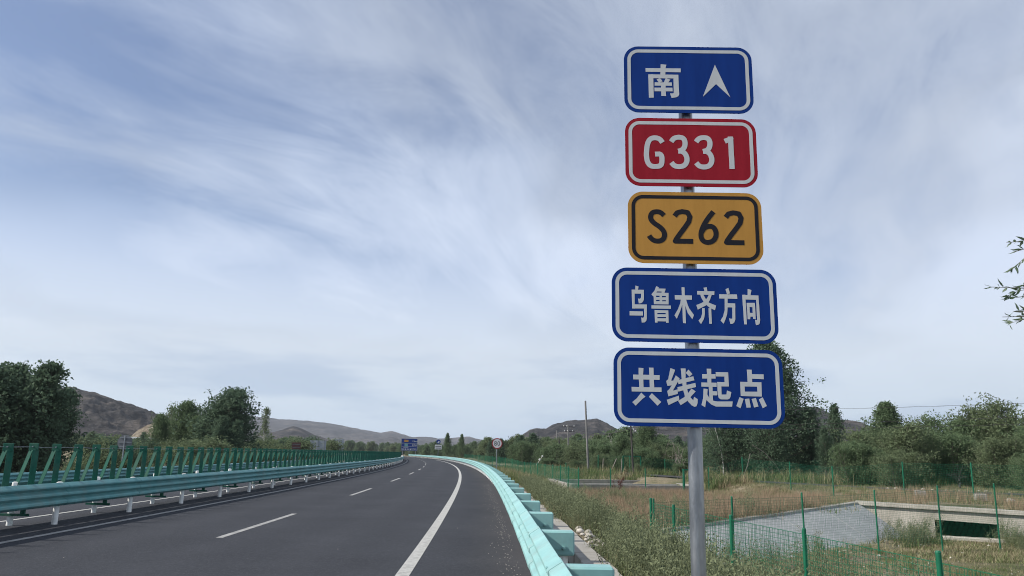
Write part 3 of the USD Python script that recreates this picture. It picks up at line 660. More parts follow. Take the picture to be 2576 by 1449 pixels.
# ------------------------------------------------------------------ route signs
GLYPH = {'south':([[(-164,4152),(-129,4148),(-134,4125),(-137,4080),(-168,4079)],[(-260,4124),(-39,4124),(-39,4098),(-260,4098)],[(-244,4081),(-213,4082),(-212,3922),(-242,3921)],[(-244,4081),(-55,4080),(-56,4055),(-244,4055)],[(-86,4079),(-55,4080),(-53,3946),(-58,3935),(-71,3927),(-100,3921),(-110,3953),(-97,3952),(-86,3955)],[(-192,4047),(-170,4055),(-155,4034),(-178,4025)],[(-135,4056),(-106,4046),(-121,4025),(-147,4026)],[(-204,4027),(-97,4027),(-96,4004),(-205,4004)],[(-207,3990),(-94,3991),(-93,3967),(-206,3966)],[(-165,4025),(-137,4026),(-135,3934),(-165,3934)],[(177,4152),(265,3932),(180,4020),(95,3933)]],[]),'dir1':([[(-343,2714),(-324,2709),(-329,2688),(-345,2688)],[(-365,2689),(-293,2689),(-294,2666),(-365,2665)],[(-365,2689),(-348,2690),(-349,2575),(-364,2576)],[(-310,2670),(-293,2670),(-294,2631),(-300,2618),(-309,2609),(-324,2607),(-329,2636),(-318,2634),(-311,2642)],[(-364,2601),(-277,2601),(-278,2577),(-364,2576)],[(-294,2600),(-277,2601),(-279,2515),(-283,2502),(-292,2494),(-308,2492),(-312,2523),(-301,2520),(-295,2527)],[(-379,2560),(-301,2559),(-301,2534),(-379,2534)],[(-220,2713),(-203,2705),(-207,2699),(-164,2698),(-172,2673),(-148,2673),(-149,2604),(-235,2604),(-236,2653),(-238,2650),(-249,2663),(-230,2686)],[(-250,2597),(-136,2597),(-136,2577),(-250,2577)],[(-232,2569),(-152,2568),(-151,2494),(-166,2493),(-167,2502),(-216,2502),(-216,2494),(-231,2494)],[(-70,2710),(-53,2709),(-50,2493),(-67,2494)],[(-111,2661),(-10,2660),(-11,2634),(-111,2634)],[(-76,2635),(-60,2636),(-69,2603),(-83,2563),(-103,2519),(-116,2539),(-94,2577),(-81,2610)],[(-60,2636),(-45,2634),(-38,2606),(-28,2581),(-2,2543),(-12,2518),(-37,2553),(-52,2601)]],[[(-220,2674),(-215,2681),(-188,2681),(-189,2674)],[(-222,2655),(-201,2655),(-201,2647),(-222,2647)],[(-187,2654),(-163,2654),(-164,2647),(-187,2646)],[(-222,2629),(-201,2630),(-201,2623),(-223,2622)],[(-186,2629),(-164,2629),(-164,2623),(-187,2622)],[(-217,2551),(-167,2552),(-167,2545),(-217,2544)],[(-217,2527),(-166,2528),(-166,2521),(-217,2520)]]),'dir2':([[(60,2708),(79,2712),(81,2688),(65,2687)],[(21,2688),(123,2688),(121,2665),(21,2666)],[(39,2666),(57,2666),(73,2636),(89,2618),(130,2602),(122,2574),(93,2587),(71,2606),(58,2622),(45,2647)],[(89,2666),(106,2666),(97,2640),(86,2620),(69,2601),(22,2576),(14,2603),(41,2614),(59,2624),(80,2648)],[(47,2585),(63,2586),(62,2549),(56,2521),(38,2490),(24,2510),(39,2528),(46,2549)],[(85,2586),(100,2585),(102,2492),(86,2492)],[(189,2701),(206,2710),(214,2676),(197,2671)],[(150,2671),(255,2671),(256,2644),(150,2645)],[(182,2645),(199,2645),(197,2590),(192,2549),(182,2521),(170,2494),(153,2513),(168,2536),(180,2577)],[(198,2618),(242,2617),(242,2592),(197,2593)],[(225,2617),(242,2617),(239,2520),(233,2504),(223,2495),(210,2493),(203,2528),(213,2524),(222,2526)],[(320,2706),(341,2699),(335,2668),(318,2668)],[(286,2669),(304,2670),(306,2493),(290,2493)],[(286,2669),(381,2667),(380,2640),(286,2642)],[(366,2667),(381,2667),(384,2521),(381,2500),(373,2492),(359,2489),(354,2521),(366,2519),(367,2528)],[(310,2621),(358,2622),(359,2525),(344,2526),(343,2539),(328,2539),(326,2524),(312,2524)]],[[(326,2597),(343,2596),(343,2561),(326,2562)]]),'start1':([[(-331,2226),(-303,2225),(-306,2187),(-304,2114),(-329,2113),(-331,2184)],[(-271,2228),(-245,2228),(-243,2115),(-268,2115)],[(-364,2186),(-210,2186),(-211,2158),(-363,2159)],[(-373,2115),(-201,2115),(-201,2089),(-372,2089)],[(-318,2083),(-294,2060),(-310,2049),(-351,2008),(-370,2028),(-343,2051)],[(-257,2081),(-204,2032),(-226,2010),(-274,2060)],[(-147,2228),(-120,2218),(-145,2155),(-132,2155),(-117,2186),(-95,2169),(-110,2143),(-136,2098),(-107,2106),(-108,2080),(-162,2065),(-168,2095),(-156,2106),(-141,2129),(-166,2124),(-173,2152),(-161,2163)],[(-172,2045),(-102,2070),(-101,2045),(-163,2015)],[(-87,2227),(-59,2227),(-61,2172),(-54,2108),(-48,2084),(-36,2062),(-20,2044),(-15,2065),(5,2052),(4,2030),(-3,2012),(-14,2008),(-30,2016),(-51,2038),(-67,2066),(-76,2101),(-83,2161)],[(-103,2160),(-16,2183),(-11,2160),(-102,2136),(-106,2151)],[(-110,2118),(-6,2145),(-2,2122),(-105,2093)],[(-43,2221),(-21,2195),(-39,2180),(-59,2202)],[(-28,2112),(-5,2096),(-37,2062),(-60,2037),(-93,2016),(-107,2040),(-73,2061),(-50,2084)]],[]),'start2':([[(63,2228),(88,2228),(86,2142),(64,2141)],[(71,2142),(92,2142),(93,2043),(72,2053)],[(35,2197),(113,2198),(112,2172),(35,2171)],[(29,2148),(117,2148),(116,2124),(29,2124)],[(90,2100),(117,2099),(117,2076),(91,2076)],[(41,2113),(64,2111),(60,2075),(46,2007),(26,2019),(36,2057)],[(60,2082),(72,2060),(93,2045),(118,2041),(205,2043),(200,2013),(108,2012),(82,2023),(54,2049)],[(114,2210),(185,2210),(187,2128),(143,2128),(143,2081),(171,2082),(175,2105),(199,2096),(194,2071),(187,2058),(176,2054),(137,2054),(126,2061),(121,2083),(120,2153),(163,2153),(163,2185),(115,2185)],[(294,2227),(322,2227),(321,2156),(295,2156)],[(321,2202),(389,2202),(389,2174),(320,2175)],[(252,2156),(374,2156),(373,2074),(253,2075)],[(245,2068),(268,2059),(248,2005),(225,2017)],[(275,2058),(300,2061),(307,2011),(283,2009)],[(314,2059),(338,2066),(351,2017),(326,2011)],[(355,2057),(377,2070),(399,2021),(375,2008)]],[[(277,2130),(348,2130),(349,2101),(277,2100)]]),'red':[[(-164,3623),(-179,3646),(-209,3656),(-240,3647),(-257,3616),(-264,3564),(-264,3517),(-254,3483),(-235,3466),(-207,3465),(-185,3468),(-170,3483),(-169,3548),(-211,3546)],[(-110,3629),(-94,3653),(-62,3661),(-33,3654),(-23,3626),(-29,3592),(-47,3573),(-68,3568)],[(-68,3568),(-43,3566),(-24,3550),(-15,3523),(-18,3495),(-34,3473),(-62,3465),(-94,3470),(-112,3493)],[(43,3630),(60,3653),(91,3661),(120,3654),(130,3626),(124,3592),(106,3573),(84,3568)],[(84,3568),(110,3567),(128,3551),(137,3523),(134,3495),(118,3473),(90,3465),(58,3470),(40,3493)],[(220,3637),(258,3653),(258,3650)],[(256,3668),(258,3456)]],'yellow':[[(-165,3152),(-184,3172),(-210,3177),(-235,3170),(-247,3148),(-244,3123),(-224,3101),(-191,3080),(-168,3054),(-162,3026),(-174,2999),(-202,2989),(-231,2994),(-249,3011),(-257,3024)],[(-101,3149),(-84,3171),(-55,3179),(-22,3173),(-9,3146),(-16,3115),(-39,3081),(-71,3038),(-94,3005),(-100,2992),(6,2992)],[(134,3181),(98,3136),(72,3093),(55,3050),(54,3016),(69,2992),(98,2985),(129,2998),(146,3028),(144,3062),(128,3087),(101,3089),(75,3078),(58,3050)],[(207,3146),(224,3168),(253,3176),(286,3170),(299,3143),(292,3112),(268,3078),(235,3035),(212,3002),(206,2989),(312,2989)]]}
PX, PY = 1.075, 4.45
post = thing("sign_post", "galvanised pole with five stacked route sign plates, standing behind the right guard rail", "sign post")
put(post, "pole", [tube([(PX, PY + 0.075, -0.75), (PX, PY + 0.075, 4.23)], 0.042, 28), tube([(PX, PY + 0.075, 4.225), (PX, PY + 0.075, 4.235)], 0.0435, 28)], "galvanised", smooth=40)


def plate_shape(w, h, r):
    return sbox(-w / 2 + r, -h / 2 + r, w / 2 - r, h / 2 - r).buffer(r, 12)


def flat(shape, depth, y):
    """A shape in the (x, z) plane given depth towards the viewer: its face stands at y."""
    ms = []
    for g in getattr(shape, "geoms", [shape]):
        if g.is_empty or g.geom_type != "Polygon":
            continue
        m = trimesh.creation.extrude_polygon(g, depth, engine="earcut")
        ms.append(moved(m, [[1, 0, 0], [0, 0, 1], [0, 1, 0]], (0, y, 0)))
    v, f = join(ms)
    return v, f[:, ::-1]


def glyphs(pos, neg=()):
    s = unary_union([Polygon(p).buffer(0) for p in pos])
    for n in neg:
        s = s.difference(Polygon(n).buffer(0))
    return affinity.translate(affinity.scale(s, 0.001, 0.001, origin=(0, 0)), PX, 0)


def strokes(ls, w):
    return unary_union([LineString(affinity.scale(LineString(l), 0.001, 0.001, origin=(0, 0)).coords).buffer(w / 2, cap_style=2, join_style=1) for l in ls])


def smooth_line(l, it=2):
    p = [np.array(q, float) for q in l]
    if len(p) < 5:
        return l
    for _ in range(it):
        q = [p[0]]
        for a, b in zip(p[:-1], p[1:]):
            q += [0.75 * a + 0.25 * b, 0.25 * a + 0.75 * b]
        p = q + [p[-1]]
    return [tuple(x) for x in p]


G = GLYPH


def chars(key, counts):
    """The characters of one word, each its own shape."""
    pos, neg = G[key]
    out, i = [], 0
    for n in counts:
        out.append(glyphs(pos[i:i + n], neg)); i += n
    return out


def digits(key, counts, w):
    out, i = [], 0
    for n in counts:
        out.append(affinity.translate(strokes([l if l[-1][1] == l[-2][1] else smooth_line(l) for l in G[key][i:i + n]], w), PX, 0)); i += n
    return out


words = {"south": chars("south", [10, 1]), "dir": chars("dir1", [7, 3, 4]) + chars("dir2", [6, 5, 5]), "start": chars("start1", [6, 7]) + chars("start2", [8, 7]),
         "red": digits("red", [1, 2, 2, 2], 0.0315), "yellow": digits("yellow", [1, 1, 1, 1], 0.0305)}
yaw = -0.018
for key, cx, z1, z0, w, base, ink, lab in (
        ("south", 1.082, 4.274, 3.822, 0.806, "sign_blue", "sign_white", "blue plate with a white character for south and an arrowhead"),
        ("red", 1.085, 3.785, 3.339, 0.808, "sign_red", "sign_white", "red plate lettered G331 in white"),
        ("yellow", 1.096, 3.302, 2.854, 0.806, "sign_yellow", "sign_black", "orange yellow plate lettered S262 in black"),
        ("dir", 1.078, 2.824, 2.379, 0.972, "sign_blue", "sign_white", "blue plate with six white characters naming a direction"),
        ("start", 1.087, 2.344, 1.893, 0.976, "sign_blue", "sign_white", "blue plate with four large white characters, lowest of the five")):
    h, cz = z1 - z0, (z1 + z0) / 2
    shp = affinity.translate(plate_shape(w, h, 0.092), cx, cz)
    turn = lambda m: moved(moved(moved(m, None, (-PX, -PY, 0)), None, None, yaw), None, (PX, PY, 0))
    pl = put(post, "sign_plate", turn(flat(shp, 0.004, PY + 0.0005)), base, label=lab)
    ring = shp.buffer(-0.0215).difference(shp.buffer(-0.043))
    put(pl, "border", turn(flat(ring, 0.0012, PY - 0.0004)), ink)
    for i, wd_ in enumerate(words[key]):
        put(pl, "arrowhead" if (key, i) == ("south", 1) else "character", turn(flat(wd_, 0.0012, PY - 0.0004)), ink)
    for dz in (-0.12, 0.12):
        put(pl, "back_rail", turn(bx((w * 0.8, 0.022, 0.03), (cx, PY + 0.0165, cz + dz))), "galvanised")
        put(pl, "clamp", turn(tube([(PX, PY + 0.075, cz + dz - 0.02), (PX, PY + 0.075, cz + dz + 0.02)], 0.046, 20)), "galvanised", smooth=40)

# speed limit sign
def disc(r, n=40):
    return Point(0, 0).buffer(r, n)


def text_shape(t, hgt):
    m = meshkit.text_mesh(t, hgt, 0.002, bold=True)
    v, f, _ = meshkit.arrays(m)
    c = (v.max(0) + v.min(0)) / 2
    return (v - [c[0], c[1], 0])[:, :3], f


def upright(m, y=0.0, x=0.0, z=0.0):
    """Lettering from the xy plane onto a face turned towards -y."""
    v, f, _ = meshkit.arrays(m)
    return np.column_stack([v[:, 0] + x, y - v[:, 2], v[:, 1] + z]), f


s80 = thing("speed_limit_sign", "round white speed limit sign reading 80 with a red rim, beside the right guard rail", "speed sign", loc=(-1.11, 75, 0))
put(s80, "post", tube([(-0.02, 0.05, -0.5), (-0.02, 0.05, 3.1)], 0.04, 12), "galvanised", smooth=40)
at = lambda s, z: affinity.translate(s, 0, z)
dsc = put(s80, "sign_disc", flat(at(disc(0.50), 2.715), 0.006, 0.0), "sign_white")
put(dsc, "rim", flat(at(disc(0.502).difference(disc(0.425)), 2.715), 0.004, -0.0045), "sign_red")
oval = lambda cx, cz, rx, rz: affinity.translate(affinity.scale(Point(0, 0).buffer(1, 24), rx, rz), cx, cz)
ring_ = lambda cx, cz, rx, rz, w: oval(cx, cz, rx, rz).difference(oval(cx, cz, rx - w, rz - w))
put(dsc, "number", flat(unary_union([ring_(-0.155, 2.82, 0.112, 0.113, 0.050), ring_(-0.155, 2.62, 0.124, 0.124, 0.052)]), 0.003, -0.0032), "sign_black")
put(dsc, "number", flat(ring_(0.155, 2.715, 0.122, 0.218, 0.052), 0.003, -0.0032), "sign_black")

# distance board, far round sign with its plate
bd = thing("distance_board", "large blue distance board on three posts beyond the bend, listing kilometres", "road sign", loc=(-45.3, 358, 0), rz=heading(358) * 0.6)
for x in (-2.9, 0.05, 2.9):
    put(bd, "post", tube([(x, 0.12, -2.0), (x, 0.12, 7.6)], 0.14, 10), "galvanised", smooth=40)
pn = put(bd, "panel", bx((7.3, 0.08, 5.3), (0, 0, 5.05)), "sign_blue")
for sz, ps in (((7.1, 0.02, 0.10), (0, -0.05, 5.75)), ((7.1, 0.02, 0.10), (0, -0.05, 4.15)), ((7.1, 0.02, 0.07), (0, -0.05, 2.45)), ((0.07, 0.02, 5.3), (-3.62, -0.05, 5.05)), ((0.07, 0.02, 5.3), (3.62, -0.05, 5.05))):
    put(pn, "rule", bx(sz, ps), "sign_white")
put(pn, "shield", bx((1.9, 0.02, 0.95), (-1.4, -0.055, 6.75)), "sign_yellow")
put(pn, "shield", bx((1.5, 0.02, 1.2), (-1.4, -0.055, 4.9)), "sign_cyan")
for tx, hh, xx, zz in (("72km", 0.62, 2.4, 6.65), ("87km", 0.62, 2.4, 4.95), ("126km", 0.55, 2.2, 3.2)):
    put(pn, "lettering", upright(text_shape(tx, hh), -0.05, xx, zz), "sign_white")
for i in range(6):
    put(pn, "character", bx((0.42, 0.02, 0.5), (-3.1 + 0.75 * i, -0.05, 3.05)), "sign_white")
put(pn, "rule", bx((2.3, 0.02, 0.16), (-1.5, -0.05, 3.75)), "sign_white")
rd = thing("mandatory_sign", "round blue sign above a white plate on one post, far off where the road bends", "road sign", loc=(-22.75, 254, 0), rz=0.08)
put(rd, "post", tube([(0, 0.08, -1.5), (0, 0.08, 5.6)], 0.06, 10), "galvanised", smooth=40)
q = put(rd, "sign_disc", flat(at(disc(0.68), 5.25), 0.01, 0.0), "sign_blue")
put(q, "symbol", flat(unary_union([sbox(-0.11, 5.01, 0.31, 5.43), sbox(0.03, 4.8, 0.21, 5.1), sbox(-0.5, 4.9, 0.1, 5.0)]), 0.008, -0.009), "sign_white")
w_ = put(rd, "plate", bx((2.2, 0.01, 1.45), (0, 0, 3.55)), "sign_white")
for i in range(5):
    put(w_, "character", bx((0.26, 0.01, 0.26), (-0.75 + 0.36 * i, -0.011, 3.72)), "sign_black")
    put(w_, "character", bx((0.22, 0.01, 0.22), (-0.7 + 0.34 * i, -0.011, 3.2)), "sign_black")

# signs of the other carriageway, seen from behind
rb = thing("round_sign", "round road sign seen from behind with three cross bars, left of the median", "road sign", loc=(-24.9, 51, -0.45), rz=heading(51))
put(rb, "post", tube([(0.0, -0.08, -0.3), (0.0, -0.08, 2.85)], 0.038, 12), "galvanised", smooth=40)
q = put(rb, "sign_disc", flat(at(disc(0.47), 2.42), 0.006, 0.0), "steel_grey")
for dz, hw in ((0.29, 0.31), (0.0, 0.42), (-0.29, 0.31)):
    put(q, "cross_bar", bx((2 * hw, 0.03, 0.05), (0, -0.02, 2.42 + dz)), "galvanised")
bb = thing("board_back", "wide grey sign board with vertical ribs seen from behind, above the green panels", "road sign", loc=(-33.0, 136, -0.5), rz=heading(136))
q = put(bb, "panel", bx((2.75, 0.03, 2.0), (0, 0, 2.9)), "sign_back")
for x in (-1.05, 0.0, 1.05):
    put(q, "rib", bx((0.12, 0.06, 2.0), (x, -0.05, 2.9)), "galvanised")
    put(bb, "post", rod((x, 0.06, -0.5), (x, 0.06, 2.6), 0.05), "galvanised")
tb = thing("ladder_sign_back", "tall narrow grey sign seen from behind, its many rungs crossing one mast", "road sign", loc=(-37.6, 174, -0.5), rz=heading(174))
put(tb, "mast", rod((0, -0.12, -0.5), (0, -0.12, 4.9), 0.075), "galvanised")
for i in range(3):
    q = put(tb, "panel", bx((2.2, 0.03, (1.55, 1.05, 0.75)[i]), (0, 0, (3.95, 2.6, 1.65)[i])), "sign_back")
    for j in range((6, 4, 3)[i]):
        put(q, "rung", bx((1.0, 0.04, 0.06), (-0.55, -0.04, (3.95, 2.6, 1.65)[i] + (j - ((6, 4, 3)[i] - 1) / 2) * 0.24)), "galvanised")
bw = thing("brown_sign", "small dark brown sign board left of the wide grey board back", "road sign", loc=(-29.6, 109.6, -0.4), rz=heading(110))
q = put(bw, "panel", bx((1.2, 0.03, 1.05), (0, 0, 2.62)), "sign_brown")
for z in (2.85, 2.45):
    put(q, "stripe", bx((1.05, 0.02, 0.08), (0, -0.02, z)), "steel_grey")
put(bw, "post", rod((0, 0.05, -0.6), (0, 0.05, 2.3), 0.06), "galvanised")

# ------------------------------------------------------------------ kerb slabs, culvert, tank, footings
kb = "/World/kerb"
UsdGeom.Xform.Define(stage, kb); tag(kb, kind="structure")
for k in range(78):
    y = 4.2 + 0.97 * k
    j = rng.normal(0, 0.012, 3)
    put(kb, "slab", moved(bx((0.42 + j[0], 0.955, 0.30), cham=0.012), None, (edge(y) + 2.86 + j[1], y, 0.0 + j[2] * 0.8), heading(y)), "concrete_pale")


def quad_slab(c, thick, nu=10, nv=8, warp=0.0):
    """A concrete slab over four corners (top left, top right, bottom right, bottom left) with thickness downward."""
    a, b, d, e = [np.array(q, float) for q in c]
    U, V = np.meshgrid(np.linspace(0, 1, nu), np.linspace(0, 1, nv), indexing="xy")
    P = (1 - V)[..., None] * ((1 - U)[..., None] * a + U[..., None] * b) + V[..., None] * ((1 - U)[..., None] * e + U[..., None] * d)
    P = P.reshape(-1, 3)
    i, j = np.meshgrid(np.arange(nv - 1), np.arange(nu - 1), indexing="ij")
    q = (i * nu + j)
    q = np.stack([q, q + 1, q + nu + 1, q + nu], -1).reshape(-1, 4)
    f = np.vstack([q[:, [0, 2, 1]], q[:, [0, 3, 2]]])
    n = len(P)
    Q = P - [0, 0, thick]
    rim = list(range(nu)) + [i * nu + nu - 1 for i in range(1, nv)] + [(nv - 1) * nu + i for i in range(nu - 2, -1, -1)] + [i * nu for i in range(nv - 2, 0, -1)]
    sf = []
    for s in range(len(rim)):
        p, r = rim[s], rim[(s + 1) % len(rim)]
        sf += [(p, r, r + n), (p, r + n, p + n)]
    return np.vstack([P, Q]), np.vstack([f, f[:, ::-1] + n, np.array(sf)])


rv = thing("sloped_slab", "large grey concrete apron sloping down beside the culvert, behind the wire fence", "concrete slab")
TL, TR, BR, BL = SLAB
lerp = lambda a, b, t: tuple((1 - t) * np.array(a) + t * np.array(b))
cuts = [0, 0.27, 0.52, 0.77, 1.0]
for i in range(4):
    g = 0.0015
    a, b = cuts[i] + (g if i else 0), cuts[i + 1] - (g if i < 3 else 0)
    put(rv, "panel", quad_slab((lerp(TL, TR, a), lerp(TL, TR, b), lerp(BL, BR, b), lerp(BL, BR, a)), 0.3), "concrete_grey")
put(rv, "coping", quad_slab(((4.4, 24.75, -0.46), (14.7, 33.85, 0.06), (14.8, 33.5, 0.06), (4.6, 24.5, -0.46)), 0.25), "concrete_pale")

cv = thing("culvert", "pale concrete culvert headwall with a dark rectangular opening, right of the sloped apron", "culvert")
A2, B2, C2 = np.array([14.8, 33.5]), np.array([20.4, 30.6]), np.array([27.0, 26.6])
wd = (B2 - A2) / np.linalg.norm(B2 - A2); wn = np.array([wd[1], -wd[0]])
wall_at = lambda u: A2 + wd * u
def wall_piece(u0, u1, z00, z01, z10, z11, thick=0.35):
    """Between u0 and u1 along the wall; bottom and top heights at each end."""
    p, q = wall_at(u0), wall_at(u1)
    k = -wn * thick
    v = [(*p, z00), (*q, z10), (*q, z11), (*p, z01), (*(p + k), z00), (*(q + k), z10), (*(q + k), z11), (*(p + k), z01)]
    return np.array(v), np.array([(0, 1, 2), (0, 2, 3), (5, 4, 7), (5, 7, 6), (4, 0, 3), (4, 3, 7), (1, 5, 6), (1, 6, 2), (3, 2, 6), (3, 6, 7), (4, 5, 1), (4, 1, 0)])
top = lambda u: -0.05 - 0.022 * u
O0, O1 = 2.75, 4.95
put(cv, "wall", wall_piece(0.0, O0, -1.9, top(0), -1.9, top(O0)), "concrete_warm")
put(cv, "wall", wall_piece(O1, 13.5, -1.9, top(O1), -1.9, top(13.5)), "concrete_warm")
put(cv, "lintel", wall_piece(O0 + 0.002, O1 - 0.002, -0.50, top(O0) - 0.001, -0.57, top(O1) - 0.001), "concrete_warm")
p0 = wall_at(-0.15) + wn * 0.12; p1 = wall_at(13.5) + wn * 0.12
k2 = -wn * 0.62
put(cv, "coping", (np.array([(*p0, top(0) + 0.003), (*p1, top(13.5) + 0.003), (*p1, top(13.5) + 0.15), (*p0, top(0) + 0.15), (*(p0 + k2), top(0) + 0.003), (*(p1 + k2), top(13.5) + 0.003), (*(p1 + k2), top(13.5) + 0.15), (*(p0 + k2), top(0) + 0.15)]),
                   np.array([(0, 1, 2), (0, 2, 3), (5, 4, 7), (5, 7, 6), (4, 0, 3), (4, 3, 7), (1, 5, 6), (1, 6, 2), (3, 2, 6), (3, 6, 7), (4, 5, 1), (4, 1, 0)])), "concrete_warm")
# the barrel of the culvert behind the opening: side walls and floor
for u in (O0 - 0.1, O1 + 0.1):
    p = wall_at(u) - wn * 0.36; q = p - wn * 5
    r = wd * 0.1
    put(cv, "barrel_wall", (np.array([(*(p - r), -1.9), (*(p + r), -1.9), (*(q + r), -1.9), (*(q - r), -1.9), (*(p - r), -0.5), (*(p + r), -0.5), (*(q + r), -0.5), (*(q - r), -0.5)]),
                            np.array([(0, 1, 5), (0, 5, 4), (1, 2, 6), (1, 6, 5), (2, 3, 7), (2, 7, 6), (3, 0, 4), (3, 4, 7)])), "concrete")
sill = thing("broken_slab", "broken pale concrete sill lying at the mouth of the culvert", "concrete slab")
c_ = wall_at(4.0) + wn * 0.75
put(sill, "piece", moved(bx((2.1, 0.45, 0.16), cham=0.03), None, (*c_, -1.13), math.atan2(wd[1], wd[0]) + 0.05), "concrete_warm")
c_ = wall_at(2.1) + wn * 1.1
put(sill, "piece", moved(bx((0.9, 0.3, 0.14), cham=0.03), None, (*c_, -1.15), math.atan2(wd[1], wd[0]) - 0.1), "concrete_warm")

tk = thing("channel_tank", "low concrete water tank with thin rim walls, in dry grass left of the sign pole", "water tank")
T0, T1, T2, T3 = np.array([4.7, 57.0]), np.array([14.2, 58.4]), np.array([13.4, 70.0]), np.array([3.6, 68.5])
for a, b in ((T0, T1), (T1, T2), (T2, T3), (T3, T0)):
    d = (b - a) / np.linalg.norm(b - a); m = (a + b) / 2
    put(tk, "wall", moved(bx((np.linalg.norm(b - a) - 0.32, 0.3, 0.9), cham=0.02), None, (*m, -0.72), math.atan2(d[1], d[0])), "concrete")
for c in (T0, T1, T2, T3):
    put(tk, "corner", bx((0.34, 0.34, 0.91), (*c, -0.72), cham=0.02), "concrete")
put(tk, "baffle", moved(bx((9.3, 0.25, 0.5), cham=0.02), None, (9.0, 62.3, -0.6), 0.25), "concrete_pale")
put(tk, "baffle", moved(bx((5.0, 0.25, 0.45), cham=0.02), None, (7.2, 60.2, -0.62), -0.05), "concrete_pale")
put(tk, "floor", bx((9.2, 11.0, 0.1), (9.0, 63.5, -0.95), 0.13), "concrete_grey")
_p, _q = wall_at(O0 - 0.4) - wn * 0.36, wall_at(O1 + 0.4) - wn * 0.36
put(cv, "roof_slab", (np.array([(*_p, -0.5), (*_q, -0.5), (*_q, -0.14), (*_p, -0.12), (*(_p - wn * 5.4), -0.5), (*(_q - wn * 5.4), -0.5), (*(_q - wn * 5.4), -0.05), (*(_p - wn * 5.4), -0.05)]),
                      np.array([(0, 1, 2), (0, 2, 3), (5, 4, 7), (5, 7, 6), (4, 0, 3), (4, 3, 7), (1, 5, 6), (1, 6, 2), (3, 2, 6), (3, 6, 7), (4, 5, 1), (4, 1, 0)])), "earth")
for (x, y, z, s), lab in (((20.9, 40.2, -0.02, 0.48), "pale concrete cube footing on the dry bank above the culvert, left of two"), ((22.4, 37.6, -0.02, 0.48), "pale concrete cube footing on the dry bank above the culvert, right of two")):
    f_ = thing("concrete_footing", lab, "footing", loc=(x, y, land(np.array([x]), np.array([y]))[0]), rz=-0.35)
    put(f_, "block", bx((s, s, 0.50), (0, 0, 0.12), cham=0.02), "concrete")

# ------------------------------------------------------------------ wire mesh fences
def g1(x, y):
    return float(land(np.array([x], float), np.array([y], float))[0])


def mesh_bay(a, b, h, cell=0.062, r=0.0023):
    """Woven wire between two feet a and b (x, y, z): verticals and horizontals, each a thin three-sided wire."""
    a, b = np.array(a, float), np.array(b, float)
    L = np.linalg.norm((b - a)[:2]); n = max(2, int(L / cell))
    ms, tri = [], np.array([(0, 2, 3), (0, 3, 1), (2, 4, 5), (2, 5, 3), (4, 0, 1), (4, 1, 5)])
    d = (b - a) / np.linalg.norm(b - a); nrm = np.array([-d[1], d[0], 0])
    vs, fs = [], []
    def wire(p, q, w):
        t = q - p; t = t / np.linalg.norm(t)
        e1 = nrm; e2 = np.cross(t, e1)
        base = 6 * len(vs)
        off = [e1 * w, -0.5 * e1 * w + 0.866 * e2 * w, -0.5 * e1 * w - 0.866 * e2 * w]
        vs.append(np.array([p + off[0], q + off[0], p + off[1], q + off[1], p + off[2], q + off[2]]))
        fs.append(tri + base)
    sag = rng.normal(0, 0.012, n + 1)
    for i in range(n + 1):
        p = a + (b - a) * i / n
        wire(p + [0, 0, 0.03], p + [0, 0, h] + nrm * sag[i], r)
    m = int(h / cell / 1.15)
    for j in range(m + 1):
        z = 0.03 + (h - 0.03) * j / m
        wire(a + [0, 0, z], b + [0, 0, z], r * (1.0 if j < m else 1.6))
    return np.vstack(vs), np.vstack(fs)


def fence(label, pts, h=1.72, post_h=1.8, cell=0.062, r=0.0024, braces=(), pr=0.026, group=None, double=()):
    t = thing("wire_fence", label, "fence", group)
    P = [(p[0], p[1], p[2] if len(p) > 2 else g1(p[0], p[1])) for p in pts]
    for i, p in enumerate(P):
        hh = post_h * rng.uniform(0.985, 1.02); ln = rng.normal(0, 0.012, 2)
        q = put(t, "post", tube([(p[0], p[1], p[2] - 0.4), (p[0] + ln[0], p[1] + ln[1], p[2] + hh)], pr, 10), "fence_green", smooth=40)
        put(q, "cap", tube([(p[0] + ln[0], p[1] + ln[1], p[2] + hh), (p[0] + ln[0], p[1] + ln[1], p[2] + hh + 0.02)], [pr * 1.12, pr * 0.7], 10), "fence_green")
        if i in double:
            put(t, "post", tube([(p[0] - 0.07, p[1] + 0.05, p[2] - 0.4), (p[0] - 0.07, p[1] + 0.05, p[2] + hh * 0.97)], pr, 8), "fence_green", smooth=40)
        if i in braces:
            for dx, dy in ((-0.75, 0.15), (0.55, 0.5)):
                put(t, "brace", rod((p[0], p[1], p[2] + 0.75), (p[0] + dx, p[1] + dy, g1(p[0] + dx, p[1] + dy) - 0.1), 0.02, 6), "fence_green")
    for a, b in zip(P[:-1], P[1:]):
        put(t, "wire_mesh", mesh_bay(a, b, h, cell, r), "fence_green")
    return t


